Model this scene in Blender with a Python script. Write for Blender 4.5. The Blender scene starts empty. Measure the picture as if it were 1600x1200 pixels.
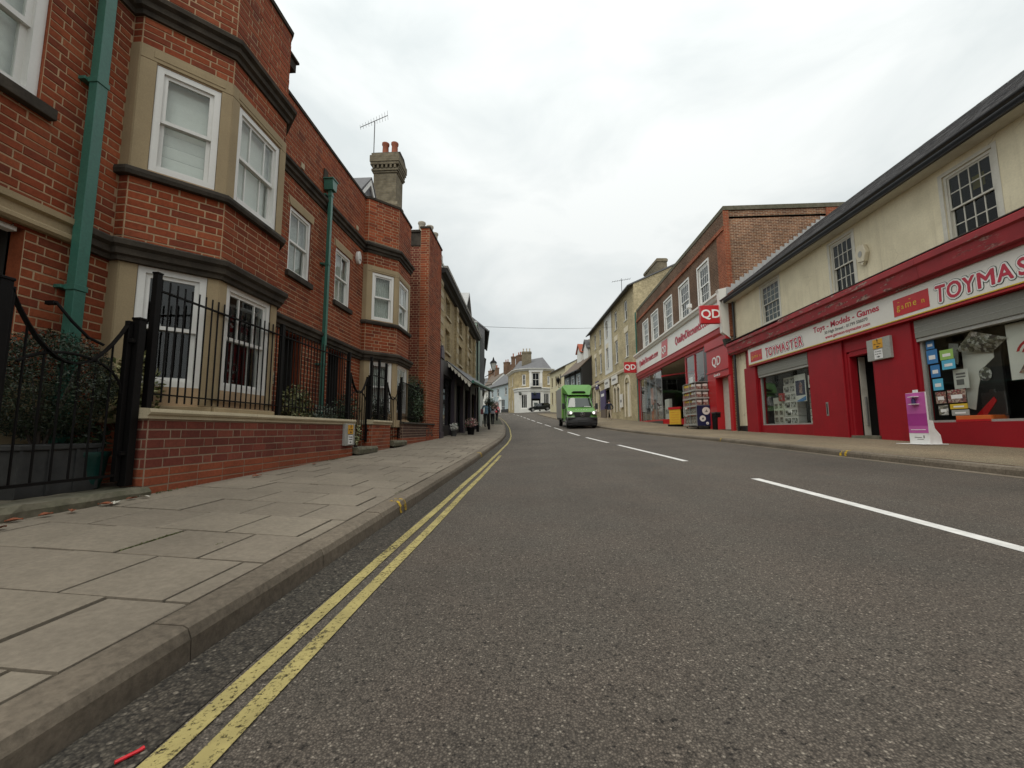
import bpy, bmesh, math, random
import numpy as np
from mathutils import Matrix, Vector
R = math.radians
random.seed(7)
C = bpy.context.scene.collection
SC = bpy.context.scene

# ------------------------------------------------------------------ camera, sky, sun, exposure
FPX = 660.0                                   # focal length in pixels of a 1600 px wide frame
Yc = Vector((38, -72, -FPX)).normalized()     # the street's direction in camera space
Zc = Vector((-.010, 1, 0)); Zc = (Zc - Yc * Zc.dot(Yc)).normalized()
Xc = Yc.cross(Zc)
ROT = Matrix((Xc, Yc, Zc))                    # camera -> world
EYE = Vector((0, 0, .8))
cam = bpy.data.objects.new('camera', bpy.data.cameras.new('camera'))
cam.data.sensor_width = 36; cam.data.lens = 36 * FPX / 1600
cam.data.clip_start = .05; cam.data.clip_end = 1500
cam.matrix_world = Matrix.Translation(EYE) @ ROT.to_4x4()
C.objects.link(cam); SC.camera = cam

def proj(p):
    v = ROT.transposed() @ (Vector(p) - EYE)
    if v.z > -.05: return None
    return 800 + FPX * v.x / -v.z, 600 - FPX * v.y / -v.z, -v.z

world = bpy.data.worlds.new('World'); SC.world = world; world.use_nodes = True
nt = world.node_tree; nt.nodes.clear()
def wn(t, **k):
    n = nt.nodes.new(t)
    for a, b in k.items(): setattr(n, a, b)
    return n
SUN_EL, SUN_ROT = R(58), R(200)
sky = wn('ShaderNodeTexSky', sky_type='NISHITA', sun_disc=False, sun_elevation=SUN_EL, sun_rotation=SUN_ROT)
bg1 = wn('ShaderNodeBackground'); bg1.inputs[1].default_value = .06
nt.links.new(sky.outputs[0], bg1.inputs[0])
tc = wn('ShaderNodeTexCoord')
mp = wn('ShaderNodeMapping'); mp.inputs['Scale'].default_value = (1.0, 1.0, 2.2); mp.inputs['Location'].default_value = (.37, .1, .2)
nz1 = wn('ShaderNodeTexNoise'); nz1.inputs['Scale'].default_value = 2.6; nz1.inputs['Detail'].default_value = 7; nz1.inputs['Roughness'].default_value = .52
nz1.inputs['Distortion'].default_value = .35
rp = wn('ShaderNodeValToRGB')
rp.color_ramp.elements[0].position = .33; rp.color_ramp.elements[0].color = (.64, .685, .685, 1)
rp.color_ramp.elements[1].position = .60; rp.color_ramp.elements[1].color = (.83, .855, .84, 1)
nt.links.new(tc.outputs['Generated'], mp.inputs[0]); nt.links.new(mp.outputs[0], nz1.inputs[0]); nt.links.new(nz1.outputs[0], rp.inputs[0])
sep = wn('ShaderNodeSeparateXYZ'); nt.links.new(tc.outputs['Generated'], sep.inputs[0])
mr = wn('ShaderNodeMapRange'); mr.inputs[1].default_value = .0; mr.inputs[2].default_value = 1.0; mr.inputs[3].default_value = .70; mr.inputs[4].default_value = 1.35
nt.links.new(sep.outputs[2], mr.inputs[0])
bg2 = wn('ShaderNodeBackground'); nt.links.new(rp.outputs[0], bg2.inputs[0]); nt.links.new(mr.outputs[0], bg2.inputs[1])
mixw = wn('ShaderNodeMixShader'); mixw.inputs[0].default_value = .93
outw = wn('ShaderNodeOutputWorld')
nt.links.new(bg1.outputs[0], mixw.inputs[1]); nt.links.new(bg2.outputs[0], mixw.inputs[2]); nt.links.new(mixw.outputs[0], outw.inputs[0])

sun = bpy.data.objects.new('sun', bpy.data.lights.new('sun', 'SUN'))
sun.data.energy = 1.5; sun.data.angle = R(50); sun.data.color = (1, .95, .86)
sun.rotation_euler = (math.pi / 2 - SUN_EL, 0, math.pi - SUN_ROT)
C.objects.link(sun)
SC.view_settings.view_transform = 'Standard'; SC.view_settings.look = 'None'
SC.view_settings.exposure = 0.28; SC.view_settings.gamma = 1; SC.view_settings.use_curve_mapping = False
SC.cycles.max_bounces = 6; SC.cycles.transparent_max_bounces = 12; SC.cycles.use_denoising = True
SC.cycles.caustics_reflective = False; SC.cycles.caustics_refractive = False

# ------------------------------------------------------------------ materials
M = {}
class NT:
    def __init__(s, name):
        s.m = bpy.data.materials.new(name); s.m.use_nodes = True
        s.t = s.m.node_tree; s.t.nodes.clear()
        s.o = s.n('ShaderNodeOutputMaterial'); s.b = s.n('ShaderNodeBsdfPrincipled')
        s.l(s.b.outputs[0], s.o.inputs[0]); s.co = s.n('ShaderNodeTexCoord').outputs['Object']
    def n(s, t, **k):
        x = s.t.nodes.new(t)
        for a, b in k.items(): setattr(x, a, b)
        return x
    def l(s, a, b): s.t.links.new(a, b)
    def noise(s, scale, det=3, rough=.55, co=None):
        x = s.n('ShaderNodeTexNoise'); x.inputs['Scale'].default_value = scale; x.inputs['Detail'].default_value = det
        x.inputs['Roughness'].default_value = rough; s.l(co or s.co, x.inputs[0]); return x.outputs[0]
    def ramp(s, f, stops, interp='LINEAR'):
        x = s.n('ShaderNodeValToRGB'); e = x.color_ramp.elements; x.color_ramp.interpolation = interp
        while len(e) < len(stops): e.new(.5)
        for k, (p, c) in enumerate(stops):
            e[k].position = p; e[k].color = (*c, 1) if not isinstance(c, (int, float)) else (c, c, c, 1)
        s.l(f, x.inputs[0]); return x.outputs[0]
    def mix(s, f, a, b, mode='MIX'):
        x = s.n('ShaderNodeMix', data_type='RGBA', blend_type=mode)
        for v, i in ((f, 0), (a, 6), (b, 7)):
            if isinstance(v, (int, float)): x.inputs[i].default_value = v
            elif isinstance(v, tuple): x.inputs[i].default_value = (*v, 1)
            else: s.l(v, x.inputs[i])
        return x.outputs[2]
    def math(s, op, a, b=0):
        x = s.n('ShaderNodeMath', operation=op)
        for v, i in ((a, 0), (b, 1)):
            if isinstance(v, (int, float)): x.inputs[i].default_value = v
            else: s.l(v, x.inputs[i])
        return x.outputs[0]
    def bump(s, h, st=.3, dist=.01):
        x = s.n('ShaderNodeBump'); x.inputs['Strength'].default_value = st; x.inputs['Distance'].default_value = dist
        s.l(h, x.inputs['Height']); s.l(x.outputs[0], s.b.inputs['Normal'])
    def col(s, c):
        if isinstance(c, tuple): s.b.inputs[0].default_value = (*c, 1)
        else: s.l(c, s.b.inputs[0])
    def rough(s, r): s.b.inputs['Roughness'].default_value = r

def dirt(name, c, rough=.7, sc=4., amt=.35, dark=None, bump=.15, bsc=60., metal=0., spec=.5, big=.9, grain=1., streak=0.):
    """a plain surface with large stains and fine grain"""
    a = NT(name); dark = dark or tuple(x * .55 for x in c)
    f = a.ramp(a.noise(sc, 5, .62), [(.35, 0), (.72, 1)])
    g = a.ramp(a.noise(big, 3, .6), [(.38, 0), (.75, 1)])
    x = a.mix(a.math('MULTIPLY', f, amt), c, dark)
    x = a.mix(a.math('MULTIPLY', g, amt * .7), x, dark)
    gr = a.ramp(a.noise(bsc, 2), [(.3, 1 - .14 * grain), (.7, 1 + .08 * grain)])
    if streak:
        mpn = a.n('ShaderNodeMapping'); mpn.inputs['Scale'].default_value = (5, 5, .35); a.l(a.co, mpn.inputs[0])
        k = a.math('MULTIPLY', a.ramp(a.noise(1.3, 5, .62, mpn.outputs[0]), [(.50, 0), (.74, 1)]), a.ramp(a.noise(.7, 3), [(.38, .15), (.62, 1)])); x = a.mix(a.math('MULTIPLY', k, streak), x, dark)
    x = a.mix(1., x, gr, 'MULTIPLY')
    a.col(x); a.rough(rough); a.b.inputs['Metallic'].default_value = metal; a.b.inputs['Specular IOR Level'].default_value = spec
    if bump: a.bump(a.noise(bsc, 3), bump, .004)
    M[name] = a.m; return a.m
def plain(name, c, rough=.5, metal=0., emit=0):
    a = NT(name); f = a.noise(9, 4)
    a.col(a.mix(a.math('MULTIPLY', a.ramp(f, [(.4, 0), (.7, 1)]), .22), c, tuple(x * .6 for x in c))); a.rough(rough); a.b.inputs['Metallic'].default_value = metal
    if emit: a.b.inputs['Emission Color'].default_value = (*c, 1); a.b.inputs['Emission Strength'].default_value = emit
    M[name] = a.m; return a.m

def brickpiece(name, cols, lo=.62, g0=.74):
    a = NT(name); oi = a.n('ShaderNodeObjectInfo'); g = a.n('ShaderNodeNewGeometry')
    r = a.math('FRACT', a.math('ADD', oi.outputs['Random'], g.outputs['Random Per Island']))
    c = a.ramp(r, [(k / (len(cols) - 1) if len(cols) > 1 else 0, x) for k, x in enumerate(cols)])
    wp = g.outputs['Position']
    st = a.ramp(a.noise(.9, 5, .66, wp), [(.32, lo), (.68, 1.14)])
    c = a.mix(1., c, st, 'MULTIPLY')
    gr = a.ramp(a.noise(34, 4, .65, wp), [(.3, g0), (.72, 1.14)])
    c = a.mix(1., c, gr, 'MULTIPLY')
    a.col(c); a.rough(.85); a.b.inputs['Specular IOR Level'].default_value = .25
    a.bump(a.noise(90, 3, .6, wp), .35, .004); M[name] = a.m
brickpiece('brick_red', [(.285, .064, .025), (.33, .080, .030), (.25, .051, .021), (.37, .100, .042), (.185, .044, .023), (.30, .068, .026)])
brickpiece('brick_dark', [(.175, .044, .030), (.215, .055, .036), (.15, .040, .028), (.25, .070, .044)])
brickpiece('brick_brown', [(.062, .038, .030), (.09, .046, .034), (.075, .042, .033)])
brickpiece('brick_plinth', [(.27, .072, .034), (.30, .082, .038), (.24, .062, .031)])
brickpiece('stone_slab', [(.205, .176, .136), (.222, .192, .149), (.195, .167, .130), (.215, .185, .144)], .80, .84)
brickpiece('stone_kerb', [(.180, .150, .113), (.20, .167, .127), (.165, .137, .104)], .70, .62)
brickpiece('slate', [(.052, .050, .050), (.072, .068, .068), (.044, .043, .046), (.088, .083, .080)])

def brickwall(name, c1, c2, mortar, sc=1.0, bump=.5):
    """far brickwork, too small to pick apart: local x+y along the wall, z up"""
    a = NT(name); s = a.n('ShaderNodeSeparateXYZ'); a.l(a.co, s.inputs[0])
    u = a.math('ADD', s.outputs[0], s.outputs[1]); cb = a.n('ShaderNodeCombineXYZ'); a.l(u, cb.inputs[0]); a.l(s.outputs[2], cb.inputs[1])
    b = a.n('ShaderNodeTexBrick'); a.l(cb.outputs[0], b.inputs[0])
    b.inputs['Scale'].default_value = 1; b.inputs['Brick Width'].default_value = .23 * sc; b.inputs['Row Height'].default_value = .077 * sc
    b.inputs['Mortar Size'].default_value = .010 * sc; b.inputs['Bias'].default_value = 0
    b.inputs['Color1'].default_value = (*c1, 1); b.inputs['Color2'].default_value = (*c2, 1); b.inputs['Mortar'].default_value = (*mortar, 1)
    st = a.ramp(a.noise(.55, 5, .65), [(.33, .60), (.72, 1.15)])
    x = a.mix(1., b.outputs[0], st, 'MULTIPLY')
    gr = a.ramp(a.noise(7, 3), [(.3, .75), (.7, 1.2)]); x = a.mix(1., x, gr, 'MULTIPLY')
    a.col(x); a.rough(.9); a.b.inputs['Specular IOR Level'].default_value = .2
    a.bump(a.math('MULTIPLY', b.outputs[1], -1), bump, .01); M[name] = a.m
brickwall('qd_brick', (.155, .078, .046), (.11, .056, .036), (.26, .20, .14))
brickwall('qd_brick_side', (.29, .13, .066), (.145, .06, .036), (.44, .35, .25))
brickwall('yellow_brick', (.45, .36, .195), (.35, .27, .145), (.48, .40, .26))
brickwall('yellow_brick_far', (.54, .455, .275), (.44, .365, .21), (.56, .48, .33))
brickwall('ochre_brick', (.50, .41, .23), (.43, .34, .18), (.5, .42, .28))
brickwall('red_brick_far', (.33, .085, .04), (.26, .06, .03), (.34, .20, .12))
brickwall('brown_brick_far', (.19, .11, .07), (.14, .08, .05), (.24, .17, .12))
brickwall('chimney_brick', (.24, .205, .14), (.18, .15, .10), (.20, .175, .13))

dirt('mortar', (.52, .365, .22), .95, 3, .45, (.20, .14, .09), .5, 120)
dirt('mortar_wall', (.32, .235, .165), .95, 3, .4, (.24, .18, .13), .5, 120)
dirt('buff_stone', (.385, .30, .175), .85, 2.2, .4, (.22, .165, .095), .25, 90, grain=.7, streak=.35)
dirt('cream_dressing', (.68, .61, .46), .85, 3, .3, (.42, .36, .25), .2, 60, grain=.5)
dirt('cream_stone', (.50, .43, .29), .85, 3, .4, (.24, .20, .13), .25, 90)
dirt('dark_stone', (.088, .074, .058), .92, 4, .8, (.020, .018, .016), .4, 60, streak=.4, spec=.2)
dirt('moss_stone', (.17, .15, .11), .95, 6, .8, (.055, .06, .030), .9, 30)
dirt('joint_soil', (.045, .038, .026), .95, 6, .6, (.03, .04, .014), .5, 40)
dirt('white_paint', (.76, .76, .73), .38, 3, .16, (.50, .48, .43), .03, 40, grain=.2, streak=.15)
dirt('white_weathered', (.62, .60, .52), .55, 5, .4, (.36, .33, .26), .15, 40, grain=.5, streak=.3)
dirt('green_pipe', (.045, .165, .125), .38, 5, .3, (.02, .08, .06), .08, 50)
dirt('black_iron', (.0045, .0042, .0042), .55, 8, .3, (.010, .0085, .008), .2, 80, spec=.15)
dirt('dark_green', (.012, .028, .022), .5, 3, .3)
dirt('render_cream', (.80, .725, .52), .9, 1.3, .40, (.42, .36, .24), .25, 25, big=.5, grain=.5, streak=.55)
a = M['render_cream']; t_ = a.node_tree; b_ = [n for n in t_.nodes if n.type == 'BSDF_PRINCIPLED'][0]; src = b_.inputs[0].links[0].from_socket
co_ = [n for n in t_.nodes if n.type == 'TEX_COORD'][0].outputs['Object']
wz = t_.nodes.new('ShaderNodeTexNoise'); wz.inputs['Scale'].default_value = 2.2; wz.inputs['Detail'].default_value = 5; t_.links.new(co_, wz.inputs[0])
wm = t_.nodes.new('ShaderNodeMix'); wm.data_type = 'RGBA'; wm.inputs[0].default_value = .32; t_.links.new(co_, wm.inputs[6]); t_.links.new(wz.outputs[1], wm.inputs[7])
vo = t_.nodes.new('ShaderNodeTexVoronoi'); vo.feature = 'DISTANCE_TO_EDGE'; vo.inputs['Scale'].default_value = .95; t_.links.new(wm.outputs[2], vo.inputs[0])
cr_ = t_.nodes.new('ShaderNodeValToRGB'); cr_.color_ramp.elements[0].position = .002; cr_.color_ramp.elements[0].color = (1, 1, 1, 1); cr_.color_ramp.elements[1].position = .007; cr_.color_ramp.elements[1].color = (0, 0, 0, 1); t_.links.new(vo.outputs[0], cr_.inputs[0])
mk = t_.nodes.new('ShaderNodeTexNoise'); mk.inputs['Scale'].default_value = .8; t_.links.new(co_, mk.inputs[0])
mr_ = t_.nodes.new('ShaderNodeValToRGB'); mr_.color_ramp.elements[0].position = .47; mr_.color_ramp.elements[1].position = .60; mr_.color_ramp.elements[1].color = (.65, .65, .65, 1); t_.links.new(mk.outputs[0], mr_.inputs[0])
mu = t_.nodes.new('ShaderNodeMath'); mu.operation = 'MULTIPLY'; t_.links.new(cr_.outputs[0], mu.inputs[0]); t_.links.new(mr_.outputs[0], mu.inputs[1])
mx_ = t_.nodes.new('ShaderNodeMix'); mx_.data_type = 'RGBA'; t_.links.new(mu.outputs[0], mx_.inputs[0]); t_.links.new(src, mx_.inputs[6]); mx_.inputs[7].default_value = (.22, .17, .10, 1); t_.links.new(mx_.outputs[2], b_.inputs[0])
dirt('render_far', (.66, .60, .40), .9, 1.2, .3, (.5, .44, .28), .1, 20)
dirt('render_white', (.70, .70, .66), .9, 1.2, .3, (.5, .5, .46), .1, 20)
dirt('render_blue', (.40, .47, .49), .9, 1.2, .3, (.30, .36, .38), .1, 20)
dirt('render_green', (.32, .42, .36), .8, 1.2, .3, (.24, .33, .28), .1, 20)
dirt('red_paint', (.33, .0085, .016), .5, 1.3, .38, (.18, .008, .012), .2, 30, grain=.6, streak=.5, spec=.28)
dirt('red_sign', (.45, .012, .016), .4, 3, .18, (.38, .015, .02), .02, 40)
dirt('red_old', (.30, .018, .02), .55, 2.5, .5, (.20, .013, .014), .4, 26)
dirt('sign_white', (.72, .70, .64), .4, 1.2, .2, (.55, .52, .45), .02, 30, grain=.15, streak=.2)
dirt('grey_box', (.36, .36, .33), .55, 4, .35, (.22, .22, .20), .05, 40)
dirt('shutter_grey', (.20, .20, .172), .5, 2, .3, (.22, .22, .19), .1, 40)  # grey darkened: the shade on the shutter boxes is put into the colour
dirt('tile_black', (.018, .018, .018), .3, 3, .3, (.03, .028, .026), .05, 30)
dirt('shop_purple', (.042, .030, .045), .45, 2, .3, (.03, .022, .032), .1, 30)
dirt('shop_black', (.012, .011, .012), .5, 2, .3)
dirt('slate_far', (.135, .135, .14), .8, 2.4, .45, (.085, .085, .088), .3, 12)
dirt('tile_brown', (.15, .115, .085), .9, 3, .5, (.09, .065, .05), .3, 12)
dirt('tile_red', (.36, .10, .055), .9, 3, .4, (.22, .06, .035), .3, 12)
dirt('lead', (.42, .42, .41), .6, 4, .35, (.25, .25, .25), .1, 40)
dirt('gutter_black', (.018, .018, .019), .4, 3, .3)
dirt('terracotta', (.37, .115, .06), .85, 3, .4)
dirt('pot_cream', (.52, .47, .38), .85, 3, .4)
dirt('old_wood', (.07, .055, .045), .8, 3, .4)
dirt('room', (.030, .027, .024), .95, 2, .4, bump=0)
dirt('blind', (.84, .86, .82), .9, 2, .12, (.6, .62, .59), 0, 30, grain=.2)
dirt('lace', (.55, .57, .54), .95, 5, .4, (.36, .38, .36), .2, 30)
dirt('drape', (.16, .15, .14), .95, 4, .4, (.06, .055, .05), .2, 30)
dirt('planter_lead', (.022, .024, .024), .75, 6, .5, (.07, .07, .068), .4, 30)  # lead lowered to near black, painting in the deep shade around the planter
dirt('pot_green', (.008, .055, .047), .35, 4, .2)
dirt('litter_leaf', (.26, .075, .03), .8, 9, .6, (.10, .04, .02), .2, 60)
a = NT('red_peel'); sp = a.n('ShaderNodeMapping'); sp.inputs['Scale'].default_value = (2.2, 9, 11); a.l(a.co, sp.inputs[0])
pk_ = a.math('MULTIPLY', a.ramp(a.noise(1., 6, .68, sp.outputs[0]), [(.555, 0), (.58, 1)]), a.ramp(a.noise(.55, 2), [(.38, 0), (.56, 1)]))
a.col(a.mix(pk_, a.mix(a.ramp(a.noise(2.5, 5, .6), [(.35, 0), (.7, 1)]), (.32, .018, .024), (.21, .012, .016)), a.mix(a.ramp(a.noise(14, 3), [(.45, 0), (.55, 1)]), (.30, .20, .16), (.10, .03, .025)))); a.rough(.6); a.bump(a.math('MULTIPLY', pk_, -1), .5, .006); M['red_peel'] = a.m
plain('timber_black', (.018, .017, .016), .7); plain('white_flat', (.74, .74, .72), .5)
plain('sign_red', (.48, .016, .02), .35); plain('text_red', (.46, .022, .05), .45); plain('text_grey', (.16, .15, .14), .5)
plain('text_white', (.80, .79, .76), .45); plain('text_green', (.03, .07, .05), .5); plain('text_yellow', (.62, .42, .03), .5)
plain('sign_yellow', (.62, .31, .02), .45); plain('sign_black', (.012, .012, .012), .5)
plain('pink', (.52, .11, .37), .4); plain('pink_dark', (.38, .04, .26), .4)
plain('blue_print', (.05, .20, .45), .35); plain('cyan_print', (.10, .42, .60), .35); plain('green_print', (.30, .50, .12), .35); plain('orange_print', (.62, .14, .03), .4)
plain('purple_print', (.04, .02, .10), .45); plain('navy', (.012, .016, .06), .4); plain('straw_red', (.6, .02, .03), .35)
plain('yellow_plastic', (.66, .40, .04), .45); plain('steel', (.42, .43, .42), .32, .7); plain('card_grey', (.34, .34, .33), .6); plain('cream_plastic', (.58, .52, .38), .5)
plain('van_green', (.095, .25, .045), .28); plain('van_grey', (.30, .285, .26), .5); plain('van_black', (.018, .018, .019), .55); plain('tyre', (.014, .014, .014), .85)
plain('rim', (.30, .30, .30), .4, .6); plain('car_paint', (.014, .017, .018), .18, .3); plain('chrome', (.6, .6, .6), .2, 1.); plain('plate_black', (.03, .03, .03), .6)
plain('headlamp', (.9, .9, .82), .15, 0, 1.1); plain('lamp_glass', (.62, .62, .58), .2)
plain('skin', (.45, .24, .17), .6); plain('hair_dark', (.03, .02, .015), .8); plain('hair_grey', (.28, .27, .26), .8); plain('cloth_black', (.012, .012, .014), .9); plain('cloth_blue', (.11, .19, .26), .9)
plain('cloth_navy', (.015, .02, .045), .9); plain('cloth_beige', (.40, .34, .26), .9); plain('cloth_grey', (.22, .22, .24), .9); plain('cloth_pink', (.75, .10, .12), .7); plain('shoe_white', (.6, .58, .55), .7); plain('bag', (.18, .06, .07), .8)

def glass(name, tint, refl=.04, bump=.05):
    a = NT(name); a.t.nodes.remove(a.b)
    tr = a.n('ShaderNodeBsdfTransparent'); tr.inputs[0].default_value = (*tint, 1)
    gl = a.n('ShaderNodeBsdfGlossy'); gl.inputs['Roughness'].default_value = .015
    lw = a.n('ShaderNodeLayerWeight'); lw.inputs[0].default_value = .5
    fr = a.math('ADD', a.math('MULTIPLY', a.math('POWER', lw.outputs['Facing'], 5), .9), refl)
    bp = a.n('ShaderNodeBump'); bp.inputs['Strength'].default_value = bump; bp.inputs['Distance'].default_value = .02; a.l(a.noise(2.2, 1), bp.inputs['Height'])
    a.l(bp.outputs[0], gl.inputs['Normal'])
    mx = a.n('ShaderNodeMixShader'); a.l(fr, mx.inputs[0]); a.l(tr.outputs[0], mx.inputs[1]); a.l(gl.outputs[0], mx.inputs[2])
    a.l(mx.outputs[0], a.o.inputs[0]); M[name] = a.m
glass('glass', (.95, .97, .96), .035); glass('glass_dark', (.60, .64, .64), .018); glass('windscreen', (.22, .25, .25), .13, 0.)

def asphalt(name, base, chip, light, sc=130., warm=(1.03, 1., .96), bump=.6, cov=.62):
    a = NT(name)
    v = a.n('ShaderNodeTexVoronoi'); v.inputs['Scale'].default_value = sc; a.l(a.co, v.inputs[0])
    sp = a.n('ShaderNodeSeparateColor'); a.l(v.outputs['Color'], sp.inputs[0])
    ch = a.ramp(sp.outputs[0], [(0, base), (cov, chip), (.95, chip), (.985, light)])
    v2 = a.n('ShaderNodeTexVoronoi'); v2.inputs['Scale'].default_value = sc * .42; a.l(a.co, v2.inputs[0])
    gap = a.ramp(v.outputs['Distance'], [(.22, 1.), (.60, .46)])
    x = a.mix(1., ch, gap, 'MULTIPLY')
    s2 = a.n('ShaderNodeSeparateColor'); a.l(v2.outputs['Color'], s2.inputs[0])
    m2 = a.math('MULTIPLY', a.ramp(s2.outputs[1], [(.92, 0), (.93, 1)], 'CONSTANT'), a.ramp(v2.outputs['Distance'], [(.22, 1), (.30, 0)]))
    x = a.mix(a.math('MULTIPLY', m2, .6), x, light)
    pit = a.ramp(a.noise(sc * .35, 3, .7), [(.32, .22), (.43, 1)]); x = a.mix(1., x, pit, 'MULTIPLY')
    big = a.ramp(a.noise(.5, 5, .62), [(.3, .78), (.7, 1.16)]); x = a.mix(1., x, big, 'MULTIPLY')
    mpn = a.n('ShaderNodeMapping'); mpn.inputs['Scale'].default_value = (1.3, .045, 1); a.l(a.co, mpn.inputs[0]); x = a.mix(1., x, a.ramp(a.noise(1., 3, .6, mpn.outputs[0]), [(.33, .92), (.66, 1.07)]), 'MULTIPLY')
    tint = a.mix(a.ramp(a.noise(1.7, 3), [(.35, 0), (.7, 1)]), tuple(w for w in warm), (.97, 1., .98)); x = a.mix(1., x, tint, 'MULTIPLY')
    a.col(x); a.rough(.82); a.b.inputs['Specular IOR Level'].default_value = .35
    h = a.math('ADD', a.math('MULTIPLY', v.outputs['Distance'], -1), a.math('MULTIPLY', a.noise(sc * .3, 3), 1.2)); a.bump(h, bump, .006); M[name] = a.m
asphalt('asphalt', (.082, .069, .057), (.158, .134, .112), (.32, .28, .235), 150)
asphalt('asphalt_old', (.035, .030, .025), (.10, .087, .07), (.22, .195, .16), 88, bump=1.)
asphalt('gravel_path', (.23, .182, .12), (.34, .275, .185), (.50, .42, .30), 90, bump=.5)
def paint(name, c, thr=(.42, .54), sc=26):
    a = NT(name); f = a.noise(sc, 5, .72); g = a.noise(3.5, 3)
    k = a.ramp(a.math('ADD', f, a.math('MULTIPLY', a.math('SUBTRACT', g, .5), .35)), [(thr[0], 0), (thr[1], 1)])
    a.col(a.mix(a.ramp(a.noise(8, 4), [(.35, 0), (.7, 1)]), c, tuple(x * .72 for x in c))); a.rough(.8)
    tr = a.n('ShaderNodeBsdfTransparent'); mx = a.n('ShaderNodeMixShader'); a.l(k, mx.inputs[0]); a.l(tr.outputs[0], mx.inputs[1]); a.l(a.b.outputs[0], mx.inputs[2]); a.l(mx.outputs[0], a.o.inputs[0])
    a.bump(a.noise(120, 3), .6, .004); M[name] = a.m
paint('paint_yellow', (.40, .335, .125), (.35, .48), 62); paint('paint_white', (.72, .71, .68), (.26, .36), 30); paint('paint_kerb', (.62, .40, .02), (.40, .50), 22)
def leaf(name, cols, rough=.45):
    a = NT(name); g = a.n('ShaderNodeNewGeometry')
    a.col(a.ramp(g.outputs['Random Per Island'], [(k / (len(cols) - 1), c) for k, c in enumerate(cols)])); a.rough(rough)
    a.b.inputs['Transmission Weight'].default_value = 0; M[name] = a.m
leaf('leaf_dark', [(.006, .012, .005), (.011, .022, .008), (.018, .032, .012), (.035, .052, .022)])
leaf('leaf_varieg', [(.05, .075, .02), (.12, .14, .05), (.24, .24, .10), (.40, .37, .19)])
leaf('leaf_silver', [(.07, .10, .075), (.13, .16, .12), (.2, .23, .18)])
leaf('leaf_green', [(.015, .034, .011), (.03, .06, .018), (.055, .09, .03)])
leaf('leaf_moss', [(.05, .06, .015), (.10, .11, .03), (.07, .08, .02)])
leaf('petal', [(.55, .12, .18), (.62, .30, .30), (.6, .5, .45), (.05, .09, .03), (.07, .12, .04)])
leaf('petal_white', [(.7, .7, .66), (.6, .6, .55), (.05, .09, .03)])
def goods(name, cols, sc=26):
    a = NT(name); v = a.n('ShaderNodeTexVoronoi', distance='CHEBYCHEV'); v.inputs['Scale'].default_value = sc; a.l(a.co, v.inputs[0])
    sp = a.n('ShaderNodeSeparateColor'); a.l(v.outputs['Color'], sp.inputs[0])
    x = a.ramp(sp.outputs[0], [(k / len(cols), c) for k, c in enumerate(cols)], 'CONSTANT')
    x = a.mix(a.ramp(a.noise(40, 3), [(.4, 0), (.6, .5)]), x, (.05, .045, .04)); a.col(x); a.rough(.4); M[name] = a.m
goods('goods_red', [(.26, .10, .08), (.42, .30, .22), (.12, .07, .06), (.5, .42, .34), (.30, .05, .06)])
goods('goods_green', [(.18, .17, .12), (.34, .34, .28), (.09, .09, .06), (.26, .13, .10), (.5, .5, .44)])
goods('goods_box', [(.5, .5, .46), (.12, .12, .09), (.28, .27, .2), (.6, .6, .56), (.07, .06, .06)], 16)
goods('goods_shop', [(.05, .05, .05), (.16, .12, .10), (.10, .12, .14), (.24, .2, .16), (.04, .04, .05), (.2, .06, .05)], 5)

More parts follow.
